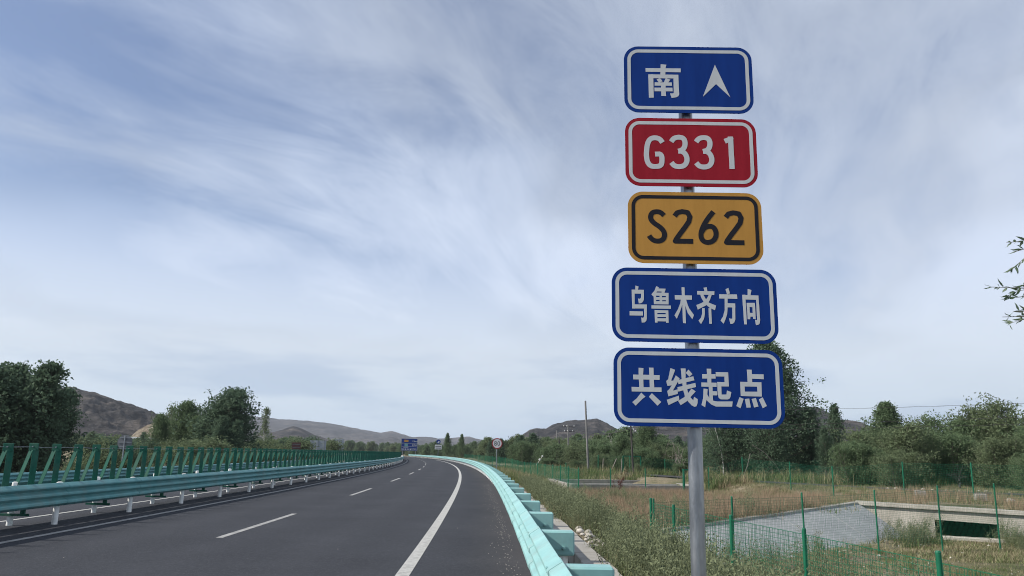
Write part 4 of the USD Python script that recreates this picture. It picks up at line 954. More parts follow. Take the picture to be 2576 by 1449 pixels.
fence("green wire fence nearest the sign pole, its posts stepping down towards the bottom right corner", [(3.55, 19.7, -1.10), (3.74, 17.95, -1.10), (4.15, 14.84, -1.10), (4.53, 12.25, -1.10), (4.9, 9.13, -1.10), (5.25, 6.1, -1.10), (5.6, 3.1, -1.10)], braces=(), pr=0.032, r=0.0032)
fence("green wire fence running away to the right in front of the sloped apron and culvert", [(3.64, 19.8, -1.10), (5.9, 20.9, -1.03), (8.5, 22.9, -1.03), (11.7, 25.3, -1.0), (14.3, 26.4, -0.86), (17.0, 27.7, -0.75), (19.8, 28.6, -0.72)])
fence("green wire fence in front of the water tank, with braced end posts", [(4.7, 52.8), (7.2, 55.6), (9.7, 55.9), (12.6, 57.0), (14.6, 57.6), (17.8, 60)], braces=(0, 5), cell=0.1, r=0.0026, pr=0.035)
fence("green wire fence along the dry bank beside the service road on the right", [(17.8, 60), (18.4, 51.5), (17.9, 43.6), (20.6, 41.2), (22.5, 38.3), (27.2, 35.2), (31.5, 32.6)], cell=0.08, r=0.0022, pr=0.034)
fence("long green wire fence along the highway embankment, past the speed limit sign", [(4.7, 52.8), (4.4, 58), (4.2, 63.5), (3.9, 69), (3.5, 75), (3.0, 81), (2.5, 87), (1.9, 93), (1.2, 99), (0.5, 106), (-0.4, 113), (-1.4, 121), (-2.6, 129), (-4.0, 138), (-5.5, 147), (-7.2, 156), (-9.2, 166)], cell=0.12, r=0.004, pr=0.04)
fence("green wire fence behind the water tank, before the bushes", [(6.0, 82), (9.4, 82.5), (12.8, 83), (16.4, 82.5), (20.5, 78), (24.0, 72), (27.5, 66.5), (31, 61.5), (35, 57)], cell=0.11, r=0.0034, pr=0.04)
fence("low green wire fence behind the far guard rail on the left, below the big tree", [(-26.6, 36), (-26.9, 40), (-27.2, 44), (-27.5, 48), (-27.9, 52), (-28.3, 56), (-28.7, 60), (-29.1, 64)], h=1.2, post_h=1.3, cell=0.09, r=0.0022)
for (x, y, w), lab in (((13.2, 56.4, 1.35), "green steel gate frame beside the sign pole, at the corner of the water tank"), ((13.2, 84.2, 1.9), "green steel gate frame behind the water tank, above the yellow shrub")):
    t = thing("gate_frame", lab, "gate", loc=(x, y, g1(x, y)), rz=0.1)
    for sx in (-1, 1):
        put(t, "post", bx((0.1, 0.1, 2.2), (sx * w / 2, 0, 0.72)), "fence_green")
    put(t, "top_rail", bx((w - 0.1, 0.09, 0.1), (0, 0, 1.77)), "fence_green")

# ------------------------------------------------------------------ poles and lines
def pole(name, label, x, y, h, r0, r1, lean=(0, 0), mat="concrete_pole", arms=0, group=None):
    z = g1(x, y)
    t = thing(name, label, "pole", group, loc=(x, y, z))
    n = 6
    put(t, "pole", tube([(lean[0] * k / n, lean[1] * k / n, -0.5 + (h + 0.5) * k / n) for k in range(n + 1)], np.linspace(r0, r1, n + 1), 12), mat, smooth=40)
    for k in range(arms):
        zz = h - 0.35 - 0.75 * k
        a = put(t, "cross_arm", bx((2.0 - 0.5 * k, 0.09, 0.09), (0.15 * k, 0, zz)), "dark_wood")
        for sx in (-0.85, -0.3, 0.85):
            put(a, "insulator", tube([(sx * (1 - 0.25 * k), 0, zz + 0.05), (sx * (1 - 0.25 * k), 0, zz + 0.14), (sx * (1 - 0.25 * k), 0, zz + 0.24)], [0.03, 0.06, 0.03], 8), "white_paint")
    return t


pole("utility_pole", "thick bare concrete pole leaning left, tallest pole in front of the right hill", 8.65, 85, 7.6, 0.13, 0.09, (-0.35, 0))
pole("utility_pole", "grey pole with crossarms and white insulators, left of the leaning concrete pole", 9.55, 125, 7.0, 0.15, 0.10, (-0.1, 0), arms=2)
pole("utility_pole", "slim grey pole, second one left of the pole with crossarms", 8.6, 140, 6.4, 0.14, 0.10)
pole("utility_pole", "slim grey pole, third one left of the pole with crossarms", 9.0, 165, 5.3, 0.14, 0.10)
pole("utility_pole", "farthest slim grey pole of the row leading towards the speed limit sign", 9.2, 185, 5.0, 0.13, 0.10)
pole("wooden_pole", "dark leaning wooden pole close beside a slim grey pole", 8.75, 128, 5.0, 0.12, 0.09, (-0.6, 0), "dark_wood")
q = pole("wooden_pole", "black wooden pole with small white insulators, left of the sign pole", 11.9, 75, 4.85, 0.10, 0.075, (-0.22, 0), "dark_wood")
put(q, "insulator", [tube([(-0.1 + 0.16 * i, 0, 4.35 - 0.12 * i), (-0.1 + 0.16 * i, 0, 4.5 - 0.12 * i)], [0.05, 0.04], 8) for i in (0, 1, 2)], "white_paint")
pole("wooden_pole", "dark wooden pole beyond the bushes on the far right, carrying the power lines", 52, 33, 7.4, 0.13, 0.09, (0, 0), "dark_wood", arms=1)


def wire(label, a, b, sag, r):
    t = thing("power_line", label, "power line")
    a, b = np.array(a, float), np.array(b, float)
    pts = [a + (b - a) * s - [0, 0, 4 * sag * s * (1 - s)] for s in np.linspace(0, 1, 30)]
    put(t, "wire", tube(pts, r, 4), "dark_wood")


wire("uppermost power line crossing the sky above the right hill and willows", (11.7, 75.2, 6.1), (52, 33, 6.45), 0.55, 0.012)
wire("middle power line of three crossing in front of the right hill", (11.7, 75, 4.5), (52, 33, 5.75), 0.35, 0.012)
wire("lowest power line of three, running from the black wooden pole to the right", (11.8, 74.8, 4.25), (52.2, 33, 5.3), 0.45, 0.012)
wire("power line between the pole with crossarms and the black wooden pole", (9.4, 125, 6.3), (11.7, 75.1, 4.4), 0.9, 0.03)
st = thing("leaning_stake", "pale stake leaning to the right with two small white discs, beside the distant service road", "stake", loc=(3.2, 106, g1(3.2, 106)))
put(st, "stick", rod((0, 0, -0.2), (1.35, 0, 1.75), 0.035, 6), "stone_pale")
put(st, "disc", [moved(trimesh.creation.icosphere(1), np.diag([0.13, 0.05, 0.13]), (1.0, 0, 1.35)), moved(trimesh.creation.icosphere(1), np.diag([0.11, 0.05, 0.11]), (1.37, 0, 1.8))], "white_paint")
for (x, y, l), lab in (((9.6, 66.5, (0.1, 0)), "pale stake standing upright in the reeds, left of the crossed pair"), ((10.3, 66.5, (0.75, 0)), "pale stake leaning to the right in the reeds, between two upright stakes"), ((11.6, 66.8, (0.02, 0)), "pale stake standing upright in the reeds, right of the leaning one")):
    t = thing("stake", lab, "stake", loc=(x, y + 14, g1(x, y + 14)))
    put(t, "stick", rod((0, 0, -0.2), (l[0], l[1], 1.5), 0.04, 6), "wood_grey")

# ------------------------------------------------------------------ trees
def leaves(centres, dirs, size, slim, per, spread, r):
    """Leaf clumps: per small four-cornered leaves round each centre, tilted anyhow."""
    n = len(centres) * per
    c = np.repeat(centres, per, 0) + r.normal(0, 1, (n, 3)) * np.repeat(np.broadcast_to(spread, (len(centres),)), per)[:, None]
    a = r.normal(0, 1, (n, 3)) + np.repeat(dirs, per, 0) * 0.8; a /= np.linalg.norm(a, axis=1, keepdims=True)
    b = np.cross(a, r.normal(0, 1, (n, 3))); b /= np.linalg.norm(b, axis=1, keepdims=True)
    L = size * r.uniform(0.6, 1.35, (n, 1)); W = L * slim
    v = np.stack([c - a * L * 0.5, c + b * W * 0.5, c + a * L * 0.5, c - b * W * 0.5], 1).reshape(-1, 3)
    k = np.arange(n)[:, None] * 4
    return v, np.vstack([k + [0, 1, 2], k + [0, 2, 3]])


KH = {}


def tree_kind(name, H, shape, leafmat, barkmat="bark", seed=1, branches=60, twigs=9, per=9, leaf=0.17, slim=0.55, up=0.7, base=0.15, spread=0.22, trunk=0.16, bare=0.0, stems=1, lean=0.0, wob=0.5):
    """A tree of height H: trunk(s), limbs, and a crown of leaf clumps strung along the limbs. shape(t) is the crown's half width at height fraction t."""
    r = np.random.default_rng(seed)
    path = kind_of(name)
    wood, C, D = [], [], []
    for s in range(stems):
        ang0 = r.uniform(0, 6.28)
        foot = np.array([math.cos(ang0), math.sin(ang0), 0]) * (0.0 if stems == 1 else r.uniform(0.1, 0.35) * shape(0.4))
        hs = H * (1.0 if s == 0 else r.uniform(0.72, 0.98))
        tipxy = foot * (1.0 if stems == 1 else r.uniform(1.5, 2.6)) + np.array([lean * H, 0, 0])
        tp = [foot * (1 - t) + tipxy * t + np.array([r.normal(0, 0.03) * wob * H * t * (1 - t), r.normal(0, 0.03) * wob * H * t * (1 - t), t * hs]) for t in np.linspace(0, 1, 7)]
        tp[0] = tp[0] - [0, 0, 0.4]
        wood.append(tube(tp, np.linspace(trunk, 0.018, 7), 7))
        tp = np.array(tp)
        nb = branches // stems
        for i in range(nb):
            t = base + (0.985 - base) * ((i + r.uniform(0, 1)) / nb) ** 0.9
            k = min(5, int(t * 6)); o = tp[k] + (tp[k + 1] - tp[k]) * (t * 6 - k)
            ang = i * 2.4 + r.normal(0, 0.5)
            L = max(0.12 * H * 0.3, shape(t) * r.uniform(0.55, 1.15)) if stems == 1 else max(0.3, shape(t) * r.uniform(0.4, 0.8))
            el = up * (0.5 + 0.9 * t) + r.normal(0, 0.15)
            d = np.array([math.cos(ang) * math.cos(el), math.sin(ang) * math.cos(el), math.sin(el)])
            d0 = np.array([math.cos(ang), math.sin(ang), 0.15])
            pts = [o, o + (0.6 * d0 + 0.4 * d) * L * 0.4, o + (0.35 * d0 + 0.65 * d) * L * 0.75, o + (0.2 * d0 + 0.8 * d) * L * 1.05]
            wood.append(tube(pts, [trunk * 0.22 * (1 - 0.6 * t) + 0.008, trunk * 0.14 * (1 - 0.6 * t) + 0.007, 0.010, 0.004], 4, cap=False))
            if r.random() < bare:
                continue
            P = np.array(pts)
            for w in range(twigs):
                u = r.uniform(0.25, 1.0) * 3
                q = min(2, int(u)); c = P[q] + (P[q + 1] - P[q]) * (u - q)
                off = r.normal(0, 1, 3) * L * 0.20; off[2] += abs(r.normal(0, 0.06)) * L
                C.append(c + off); D.append(d)
    C, D = np.array(C), np.array(D)
    KH[name] = float(np.percentile(C[:, 2], 99.3))
    put(path, "trunk", wood, barkmat)
    put(path, "crown", leaves(C, D, leaf, slim, per, spread, r), leafmat)
    return path


ov = lambda w, lo, p=1.0: (lambda t: w * (math.sin(math.pi * min(1, max(0.02, (t - lo) / (1 - lo))) ** p) ** 0.75 + 0.06))
K = {}
K["broad"] = tree_kind("broad_tree", 8.5, ov(3.3, -0.12, 1.1), "leaf_dark", seed=3, branches=190, twigs=12, per=11, leaf=0.24, up=0.75, base=0.08, spread=0.20, stems=4)
K["broad_b"] = tree_kind("broad_tree_second", 8.0, ov(2.7, -0.15, 1.0), "leaf_dark", seed=8, branches=170, twigs=12, per=11, leaf=0.23, up=0.9, base=0.06, spread=0.18, stems=3)
K["poplar"] = tree_kind("poplar_tree", 13.0, ov(3.1, -0.05, 0.75), "leaf_dark", "bark", seed=5, branches=210, twigs=10, per=11, leaf=0.23, up=0.85, base=0.07, spread=0.20, trunk=0.2)
K["poplar_b"] = tree_kind("poplar_tree_second", 12.0, lambda t: 5.1 * (1 - t) ** 0.68 * min(1, 0.75 + 1.6 * t) + 0.2, "leaf_dark", "bark", seed=15, branches=300, twigs=12, per=12, leaf=0.21, up=0.8, base=0.06, spread=0.18, trunk=0.2)
K["elm"] = tree_kind("elm_tree", 8.5, ov(2.7, -0.02, 0.8), "leaf_mid", seed=21, branches=170, twigs=11, per=11, leaf=0.23, up=0.8, base=0.10, spread=0.2)
K["conic"] = tree_kind("conical_tree", 9.0, lambda t: 3.4 * (1 - t) ** 0.8 + 0.15, "leaf_mid", seed=33, branches=170, twigs=10, per=10, leaf=0.22, up=0.55, base=0.06, spread=0.18)
K["spire"] = tree_kind("sparse_spire_tree", 8.0, lambda t: 2.3 * (1 - t) ** 0.75 * (0.75 + 0.25 * math.cos(9 * t)) + 0.2, "leaf_dark", seed=41, branches=150, twigs=8, per=8, leaf=0.17, up=0.85, base=0.08, spread=0.14, bare=0.12)
K["pale"] = tree_kind("pale_slender_tree", 8.5, lambda t: 2.1 * (1 - t) ** 0.75 * (0.6 + 0.4 * math.cos(14 * t)) + 0.2, "leaf_olive", "bark_pale", seed=47, branches=80, twigs=6, per=6, leaf=0.19, up=0.7, base=0.12, spread=0.16, bare=0.1)
K["bush"] = tree_kind("willow_bush", 4.4, lambda t: 2.9 * math.sin(math.pi * min(1, 0.22 + 0.78 * t)) ** 0.6 + 0.15, "leaf_olive", "bark", seed=55, branches=230, twigs=11, per=11, leaf=0.19, slim=0.34, up=0.85, base=0.02, spread=0.16, trunk=0.07, stems=7)
K["bush_b"] = tree_kind("willow_bush_second", 4.0, lambda t: 2.6 * math.sin(math.pi * min(1, 0.25 + 0.75 * t)) ** 0.6 + 0.15, "leaf_mid", "twig", seed=59, branches=210, twigs=11, per=11, leaf=0.18, slim=0.36, up=0.95, base=0.02, spread=0.16, trunk=0.07, stems=6)
K["shrub"] = tree_kind("low_shrub", 2.2, lambda t: 1.5 * math.sin(math.pi * min(1, 0.3 + 0.7 * t)) ** 0.6 + 0.1, "leaf_olive", "twig", seed=66, branches=70, twigs=8, per=9, leaf=0.13, slim=0.4, up=0.8, base=0.02, spread=0.12, trunk=0.03, stems=5)
K["shrub_dark"] = tree_kind("low_dark_shrub", 2.4, lambda t: 1.5 * math.sin(math.pi * min(1, 0.3 + 0.7 * t)) ** 0.6 + 0.1, "leaf_dark", "twig", seed=68, branches=70, twigs=8, per=9, leaf=0.14, slim=0.45, up=0.8, base=0.02, spread=0.13, trunk=0.03, stems=5)
K["far"] = tree_kind("far_tree", 7.0, ov(2.6, -0.1, 0.9), "leaf_mid", seed=71, branches=70, twigs=9, per=8, leaf=0.40, slim=0.6, up=0.8, base=0.08, spread=0.28)
K["far_b"] = tree_kind("far_tree_second", 6.4, ov(2.9, -0.2, 1.0), "leaf_olive", seed=73, branches=70, twigs=9, per=8, leaf=0.40, slim=0.5, up=0.8, base=0.05, spread=0.3, stems=2)
K["far_c"] = tree_kind("far_tree_third", 7.5, ov(1.9, -0.1, 0.8), "leaf_dark", seed=79, branches=60, twigs=7, per=7, leaf=0.34, slim=0.6, up=0.9, base=0.06, spread=0.25)



def tree(kind, label, x, y, top, wide=1.0, name="tree", cat="tree", group=None, rz=None):
    """top is the height of the crown above the road's level."""
    z = g1(x, y)
    s = (top - z) / KH[K[kind].rsplit("/", 1)[1]]
    copy_of(K[kind], name, label, cat, group, (x, y, z), rng.uniform(0, 6.28) if rz is None else rz, (s * wide, s * wide, s))


tree("broad", "big dark tree at the left edge of the picture, cut by the frame", -41.5, 62, 7.7, 1.25)
tree("broad_b", "big dark tree second from the left edge, with upright shoots along its top", -38.2, 60, 7.6, 1.2)
tree("broad_b", "lower dark tree leaning out to the right of the big dark pair of trees", -42.3, 71, 6.5, 1.05)
tree("broad", "dark tree filling the gap behind the big dark pair at the left edge", -48, 74, 8.4, 1.3)
tree("elm", "rounded small tree at the left end of the middle clump, before the rocky hill", -45.4, 102, 5.7, 0.72)
tree("elm", "pointed green tree in the middle of the left-hand clump", -43.8, 106, 7.6, 0.95)
tree("pale", "thin open-topped tree between two pointed trees of the left-hand clump", -47.6, 110, 7.2, 1.1)
tree("elm", "green tree filling the gap left of the tall dark round tree", -41.2, 104, 5.6, 1.0)
tree("broad", "tall dark round tree, tallest of the middle group left of the road", -37.2, 100, 9.0, 1.4)
tree("broad_b", "small dark tree tucked under the right side of the tall round tree", -33.0, 93, 5.2, 0.9)
tree("pale", "slender pale tree with a sparse top, standing alone right of the tall round tree", -40.5, 130, 8.3, 1.05)
tree("shrub_dark", "dark shrub at the foot of the slender pale tree", -38.6, 128, 3.0, 1.4, "shrub", "shrub")
tree("poplar_b", "tall broad dark poplar behind the lowest sign plate, its top showing above that plate", 25.3, 76, 13.0, 1.15)
tree("poplar_b", "shorter poplar with a white trunk just right of the sign pole", 20.0, 72, 7.0, 0.9)
tree("poplar", "broad dark poplar low behind the fence, right of the sign pole", 23.0, 69, 7.6, 1.1)
tree("poplar", "dark poplar at the right foot of the tall one, above the wire fence", 29.2, 76, 6.6, 1.1)
tree("spire", "thin dark spire-topped tree standing alone right of the tall poplars", 27.6, 66, 6.3, 1.05)
tree("spire", "small thin dark tree beside the spire-topped tree", 26.2, 65, 4.4, 1.1)
tree("conic", "cone-topped green tree rising behind the willow bushes on the right", 48.5, 100, 9.0, 1.45)
tree("elm", "dark leafy tree below the left corner of the lowest sign plate", 16.2, 92, 6.0, 0.8)
tree("elm", "low green tree leaning on the left of the dark leafy one under the signs", 14.0, 97, 4.2, 0.95)
for kind, label, x, y, top, w in (
        ("bush", "wide olive willow bush in front of the cone-topped tree", 29.0, 60, 4.5, 1.15), ("bush_b", "green willow bush left of the wide olive one", 25.5, 58, 3.0, 1.1), ("bush", "yellowish willow bush low at the front of the willow row", 26.8, 54.5, 2.4, 1.2),
        ("bush_b", "green willow bush right of the wide olive one, beside dead branches", 33.6, 60, 3.9, 1.1), ("bush", "grey-green willow bush in the middle of the right-hand row", 35.0, 56, 3.4, 1.2), ("bush_b", "dark willow bush at the right edge of the picture", 38.5, 55, 4.2, 1.3),
        ("bush", "tall willow at the right edge rising above the other bushes", 41.5, 63, 6.3, 1.15), ("bush_b", "tall willow behind the bushes, second from the right edge", 37.6, 66, 5.4, 1.1), ("bush", "willow bush just outside the right edge", 45.5, 58, 5.6, 1.2), ("bush_b", "low willow bush at the foot of the dark one at the right edge", 33.5, 50, 2.3, 1.15)):
    tree(kind, label, x, y, top, w, "willow_bush", "bush")
for i, (x, y, top, w, k) in enumerate([(12.2, 100, 3.2, 1.2, "bush_b"), (15.0, 88, 2.6, 1.2, "bush_b"), (18.2, 90, 3.1, 1.2, "bush"), (21.0, 88, 2.8, 1.2, "bush_b"), (9.6, 108, 3.4, 1.2, "bush"), (7.5, 118, 3.2, 1.2, "bush_b"), (6.2, 122, 2.6, 1.3, "bush_b"), (10.8, 92, 2.0, 1.2, "bush"), (13.0, 90, 1.7, 1.3, "bush_b"), (18.5, 80.5, 1.5, 1.3, "bush_b"), (22.5, 75, 1.5, 1.4, "bush"), (16.8, 77.5, 1.1, 1.3, "bush_b"), (8.2, 93, 1.2, 1.4, "bush"), (5.6, 112, 1.2, 1.5, "bush_b"), (9.0, 135, 4.2, 1.2, "bush"), (14, 125, 4.2, 1.2, "bush_b"), (18, 118, 4.4, 1.2, "bush"), (20, 105, 4.0, 1.2, "bush_b"), (3.0, 150, 4.0, 1.2, "bush_b"), (6, 160, 4.6, 1.2, "bush")]):
    tree(k, "green bush in the belt between the service road poles and the hollow", x, y, top, w, "bush", "bush", "bushes around the service road poles")
for i, (x, y, top, w, k) in enumerate([(-27.5, 50, 0.7, 1.0, "shrub"), (-29.5, 57, 1.5, 1.3, "shrub"), (-32, 66, 2.0, 1.5, "shrub_dark"), (-31.5, 74, 2.2, 1.7, "shrub"), (-30.5, 62, 1.2, 1.4, "shrub"), (-33.5, 83, 2.6, 1.8, "shrub"), (-30.6, 79, 1.6, 1.6, "shrub_dark"), (-34.5, 90, 2.4, 1.7, "shrub"), (-31.5, 92, 1.7, 1.5, "shrub"), (-33, 101, 2.2, 1.6, "shrub_dark"), (-34, 108, 2.2, 1.5, "shrub"), (-35.5, 114, 3.0, 1.6, "shrub"), (-34, 122, 3.2, 1.6, "shrub"), (-40, 92, 2.4, 1.9, "shrub"), (-44, 96, 2.3, 1.9, "shrub_dark"), (-39, 80, 2.2, 1.9, "shrub"), (-28.4, 70, 0.8, 1.5, "shrub"), (-37.5, 140, 3.6, 1.7, "shrub_dark"), (-36, 150, 3.6, 1.7, "shrub"), (-46, 170, 4.2, 1.7, "shrub_dark"), (-29.3, 83, 1.2, 1.4, "shrub"), (-42.5, 85, 2.6, 1.8, "shrub_dark"), (-45.5, 88, 2.6, 1.8, "shrub")]):
    tree(k, "low shrub in the thicket behind the green panels, left of the road", x, y, top, w, "shrub", "shrub", "shrubs beyond the far guard rail")
tree("shrub", "yellow-green shrub inside the green gate frame by the tank", 13.4, 81.5, 1.0, 1.2, "shrub", "shrub")
tree("conic", "left one of two pointed trees rising from the far belt by the round blue sign", -20.5, 262, 8.0, 0.72)
tree("conic", "right one of two pointed trees rising from the far belt by the round blue sign", -16.2, 270, 7.9, 0.76)

# bare branching trees
def bare_tree(name, label, x, y, h, spread, n, mat, seed, arch=0.5):
    r = np.random.default_rng(seed)
    t = thing(name, label, "dead tree", loc=(x, y, g1(x, y)))
    tr = [np.array([0, 0, -0.3])]
    for k in range(5):
        tr.append(np.array([r.normal(0, 0.06) * h, r.normal(0, 0.05) * h, h * 0.5 * (k + 1) / 5]))
    put(t, "trunk", tube(tr, np.linspace(0.09, 0.05, 6), 7), mat)
    for i in range(n):
        a, o = r.uniform(0, 6.28), tr[1 + r.integers(1, 5)]
        L = spread * r.uniform(0.5, 1.1); rise = h * r.uniform(0.2, 0.75)
        pts = [o + np.array([math.cos(a) * L * u, math.sin(a) * L * u, rise * math.sin(math.pi * min(1, u * (0.6 + arch)) ) + r.normal(0, 0.03)]) for u in np.linspace(0, 1, 8)]
        b = put(t, "branch", tube(pts, np.linspace(0.02, 0.006, 8), 5), mat)
        sub = []
        for j in range(4):
            k = r.integers(2, 6); p = pts[k]; d = r.normal(0, 1, 3); d[2] = abs(d[2]) * 0.4
            sub.append(tube([p, p + d * 0.25 * spread * 0.5, p + d * 0.25 * spread + [0, 0, -0.1]], [0.014, 0.009, 0.004], 4))
        put(b, "twig", sub, mat)


bare_tree("dead_bush", "bare arching dead bush left of the sign pole, below the lowest plate", 17.2, 79, 3.6, 2.3, 9, "twig", 3, 0.7)
bare_tree("dead_bush", "bare grey dead branches between two willow bushes on the right", 31.4, 55, 1.3, 0.9, 6, "dark_wood", 5, 0.1)
bare_tree("dead_tree", "small white bare tree trunk rising from the bushes behind the black pole", 13.9, 104, 4.6, 0.9, 5, "bark_pale", 9, 0.1)
bare_tree("dead_tree", "pale bare tree in the far belt, left of the speed limit sign", -9.2, 240, 5.2, 1.0, 5, "bark_pale", 12, 0.1)
bare_tree("dead_tree", "pale bare tree stems in the far belt, just right of the speed limit sign", -3.1, 230, 4.4, 0.6, 4, "bark_pale", 14, 0.1)
bt = thing("birch_trunk", "slender white birch trunk showing against the dark trees right of the sign pole", "tree", loc=(19.4, 71.2, g1(19.4, 71.2)))
put(bt, "trunk", tube([(0, 0, -0.3), (0.02, 0, 1.2), (-0.15, 0, 2.6), (-0.55, 0, 4.2), (-0.8, 0, 5.4)], [0.06, 0.055, 0.045, 0.035, 0.015], 8), "bark_pale")
put(bt, "branch", tube([(-0.3, 0, 3.2), (0.3, 0.2, 4.0), (0.5, 0.2, 4.9)], [0.035, 0.025, 0.01], 6), "bark_pale")
fb = thing("fallen_branch", "pale dead branch hanging down to the fence right of the sign pole", "branch", loc=(19.5, 66, g1(19.5, 66)))
put(fb, "limb", tube([(0, 0, 0.0), (0.5, 0, 1.1), (0.8, 0, 2.2)], [0.015, 0.028, 0.02], 6), "twig")
put(fb, "limb", tube([(3.6, 0, 0.0), (2.9, 0, 1.3), (2.0, 0, 2.3), (1.0, 0, 2.9)], [0.008, 0.014, 0.02, 0.025], 6), "twig")

# the belt of woodland that closes the view
def scatter(path, protos, pts, rz, sc, idx, label, cat):
    pi = UsdGeom.PointInstancer.Define(stage, path)
    pi.CreatePrototypesRel().SetTargets([Sdf.Path(p) for p in protos])
    pi.CreatePositionsAttr(Vt.Vec3fArray.FromNumpy(np.asarray(pts, np.float32)))
    pi.CreateProtoIndicesAttr(Vt.IntArray.FromNumpy(np.asarray(idx, np.int32)))
    q = np.zeros((len(pts), 4)); q[:, 0] = np.cos(np.asarray(rz) / 2); q[:, 3] = np.sin(np.asarray(rz) / 2)
    pi.CreateOrientationsAttr(Vt.QuathArray([Gf.Quath(float(a[0]), 0, 0, float(a[3])) for a in q]))
    pi.CreateScalesAttr(Vt.Vec3fArray.FromNumpy(np.asarray(sc, np.float32)))
    tag(path, label, cat, kind="stuff")


def inner_protos(path, names):
    """Real prototypes kept under an instancer, taken from the class prims."""
    out = []
    for n in names:
        p = UsdGeom.Xform.Define(stage, f"{path}/{n.rsplit('/', 1)[1]}")
        p.GetPrim().GetReferences().AddInternalReference(n)
        out.append(str(p.GetPath()))
    return out


pts, sc, ix, rr = [], [], [], []
while len(pts) < 760:
    az = math.radians(rng.uniform(-40, 40)); d = 150 * (560 / 150) ** rng.random()
    x, y = d * math.sin(az), d * math.cos(az)
    s = x - float(edge(y))
    if -32 < s < 9 + 0.02 * d or (az > 0 and d < 150) or to_polyline(np.array([x]), np.array([y]), LANE)[0][0] < 6 or (s < 0 and az < -0.3 and d < 240):
        continue
    f = rng.uniform(0.6, 1.1) * (0.82 if s < 0 else 0.95)
    pts.append((x, y, g1(x, y) - 0.2)); w = rng.uniform(0.9, 1.3); sc.append((f * w, f * w, f)); ix.append(rng.choice(3, p=[0.42, 0.36, 0.22])); rr.append(rng.uniform(0, 6.28))
while len(pts) < 1000:
    az = math.radians(rng.uniform(-26, 8)); d = rng.uniform(600, 760)
    x, y = d * math.sin(az), d * math.cos(az)
    f = rng.uniform(0.9, 1.5); w = rng.uniform(0.9, 1.3)
    pts.append((x, y, g1(x, y) - 0.2)); sc.append((f * w, f * w, f)); ix.append(rng.choice(3, p=[0.42, 0.36, 0.22])); rr.append(rng.uniform(0, 6.28))
path = "/World/woodland"
UsdGeom.PointInstancer.Define(stage, path)
scatter(path, inner_protos(path, [K["far"], K["far_b"], K["far_c"]]), pts, rr, sc, ix, "far belt of mixed green trees closing the valley floor below the hills", "woodland")

# the willow at the right edge whose twigs hang into the picture
wl = thing("willow_tree", "willow whose narrow-leaved twigs hang into the picture at the right edge, above the hills", "tree", loc=(7.2, 6.3, -1.0))
r = np.random.default_rng(77)
put(wl, "trunk", tube([(0, 0, -0.3), (0.05, 0, 1.5), (-0.1, 0.05, 3.0), (-0.2, 0.1, 4.6)], [0.14, 0.12, 0.09, 0.05], 10), "bark")
tips = []
for tip, start in (((4.0, 6.25, 3.14), 3.5), ((4.05, 6.2, 2.90), 3.2), ((4.21, 6.3, 3.57), 3.9), ((4.17, 6.35, 3.10), 3.6), ((4.12, 6.2, 2.98), 3.0), ((4.3, 6.4, 3.5), 4.0)):
    b = np.array(tip) - [7.2, 6.3, -1.0]
    a = np.array([-0.12, 0.05, start + 0.3])
    pts = [a + (b - a) * u + np.array([0, 0, 0.3 * math.sin(math.pi * u) * (1 - 0.3 * u)]) + r.normal(0, 0.02, 3) for u in np.linspace(0, 1, 10)]
    br = put(wl, "branch", tube(pts, np.linspace(0.03, 0.002, 10), 5), "twig")
    tips.append((br, pts))
lv, lf = [], 0


def lance(o, d, L, w, rr):
    d = d / np.linalg.norm(d); s = np.cross(d, rr.normal(0, 1, 3)); s /= np.linalg.norm(s); n = np.cross(d, s)
    v = np.array([o, o + d * L * 0.35 + s * w - n * w * 0.3, o + d * L * 0.35 - s * w - n * w * 0.3, o + d * L * 0.75 + s * w * 0.6, o + d * L * 0.75 - s * w * 0.6, o + d * L - n * w])
    return v, np.array([(0, 1, 2), (1, 3, 2), (2, 3, 4), (3, 5, 4)])


for br, pts in tips:
    ms = []
    P = np.array(pts)
    side = []
    for _ in range(5):
        k = r.integers(5, 9); d = P[k] - P[k - 1]; d = d / np.linalg.norm(d) + r.normal(0, 0.45, 3)
        side.append([P[k], P[k] + d * 0.12, P[k] + d * 0.22 + [0, 0, -0.02]])
    put(br, "twig", [tube(s, [0.003, 0.002, 0.001], 4) for s in side], "twig")
    for q, n in [(P[5:], 46)] + [(np.array(s), 17) for s in side]:
        for _ in range(n):
            u = r.uniform(0, len(q) - 1.001); k = int(u); o = q[k] + (q[k + 1] - q[k]) * (u - k)
            d = (q[k + 1] - q[k]); d = d / np.linalg.norm(d) + r.normal(0, 0.55, 3)
            ms.append(lance(o, d, r.uniform(0.055, 0.10), r.uniform(0.008, 0.012), r))
    put(br, "leaves", ms, "leaf_willow")

# white structure and stones far left
ws = thing("white_building", "low white building half hidden by shrubs at the foot of the rocky hill", "building", loc=(-124.3, 262, g1(-124.3, 262)), rz=0.3)
put(ws, "wall", bx((4.2, 6, 5.0), (0, 0, 2.5), cham=0.05), "white_paint")
put(ws, "roof", bx((6.5, 6.4, 0.4), (1.6, 0, 5.21), cham=0.1), "white_paint")

# ------------------------------------------------------------------ stones
def stone_mesh(seed, sub=2):
    r = np.random.default_rng(seed)
    m = trimesh.creation.icosphere(sub)
    v = np.array(m.vertices)
    v = v * (1 + 0.32 * (meshkit.fbm(v * 1.3 + seed * 3.1, 3, seed)[:, None] - 0.5))
    return v, np.array(m.faces)


SK = []
for i in range(5):
    p = kind_of(f"cobble_{'abcde'[i]}")
    put(p, "stone", stone_mesh(i + 1), "stone", smooth=True)
    SK.append(p)


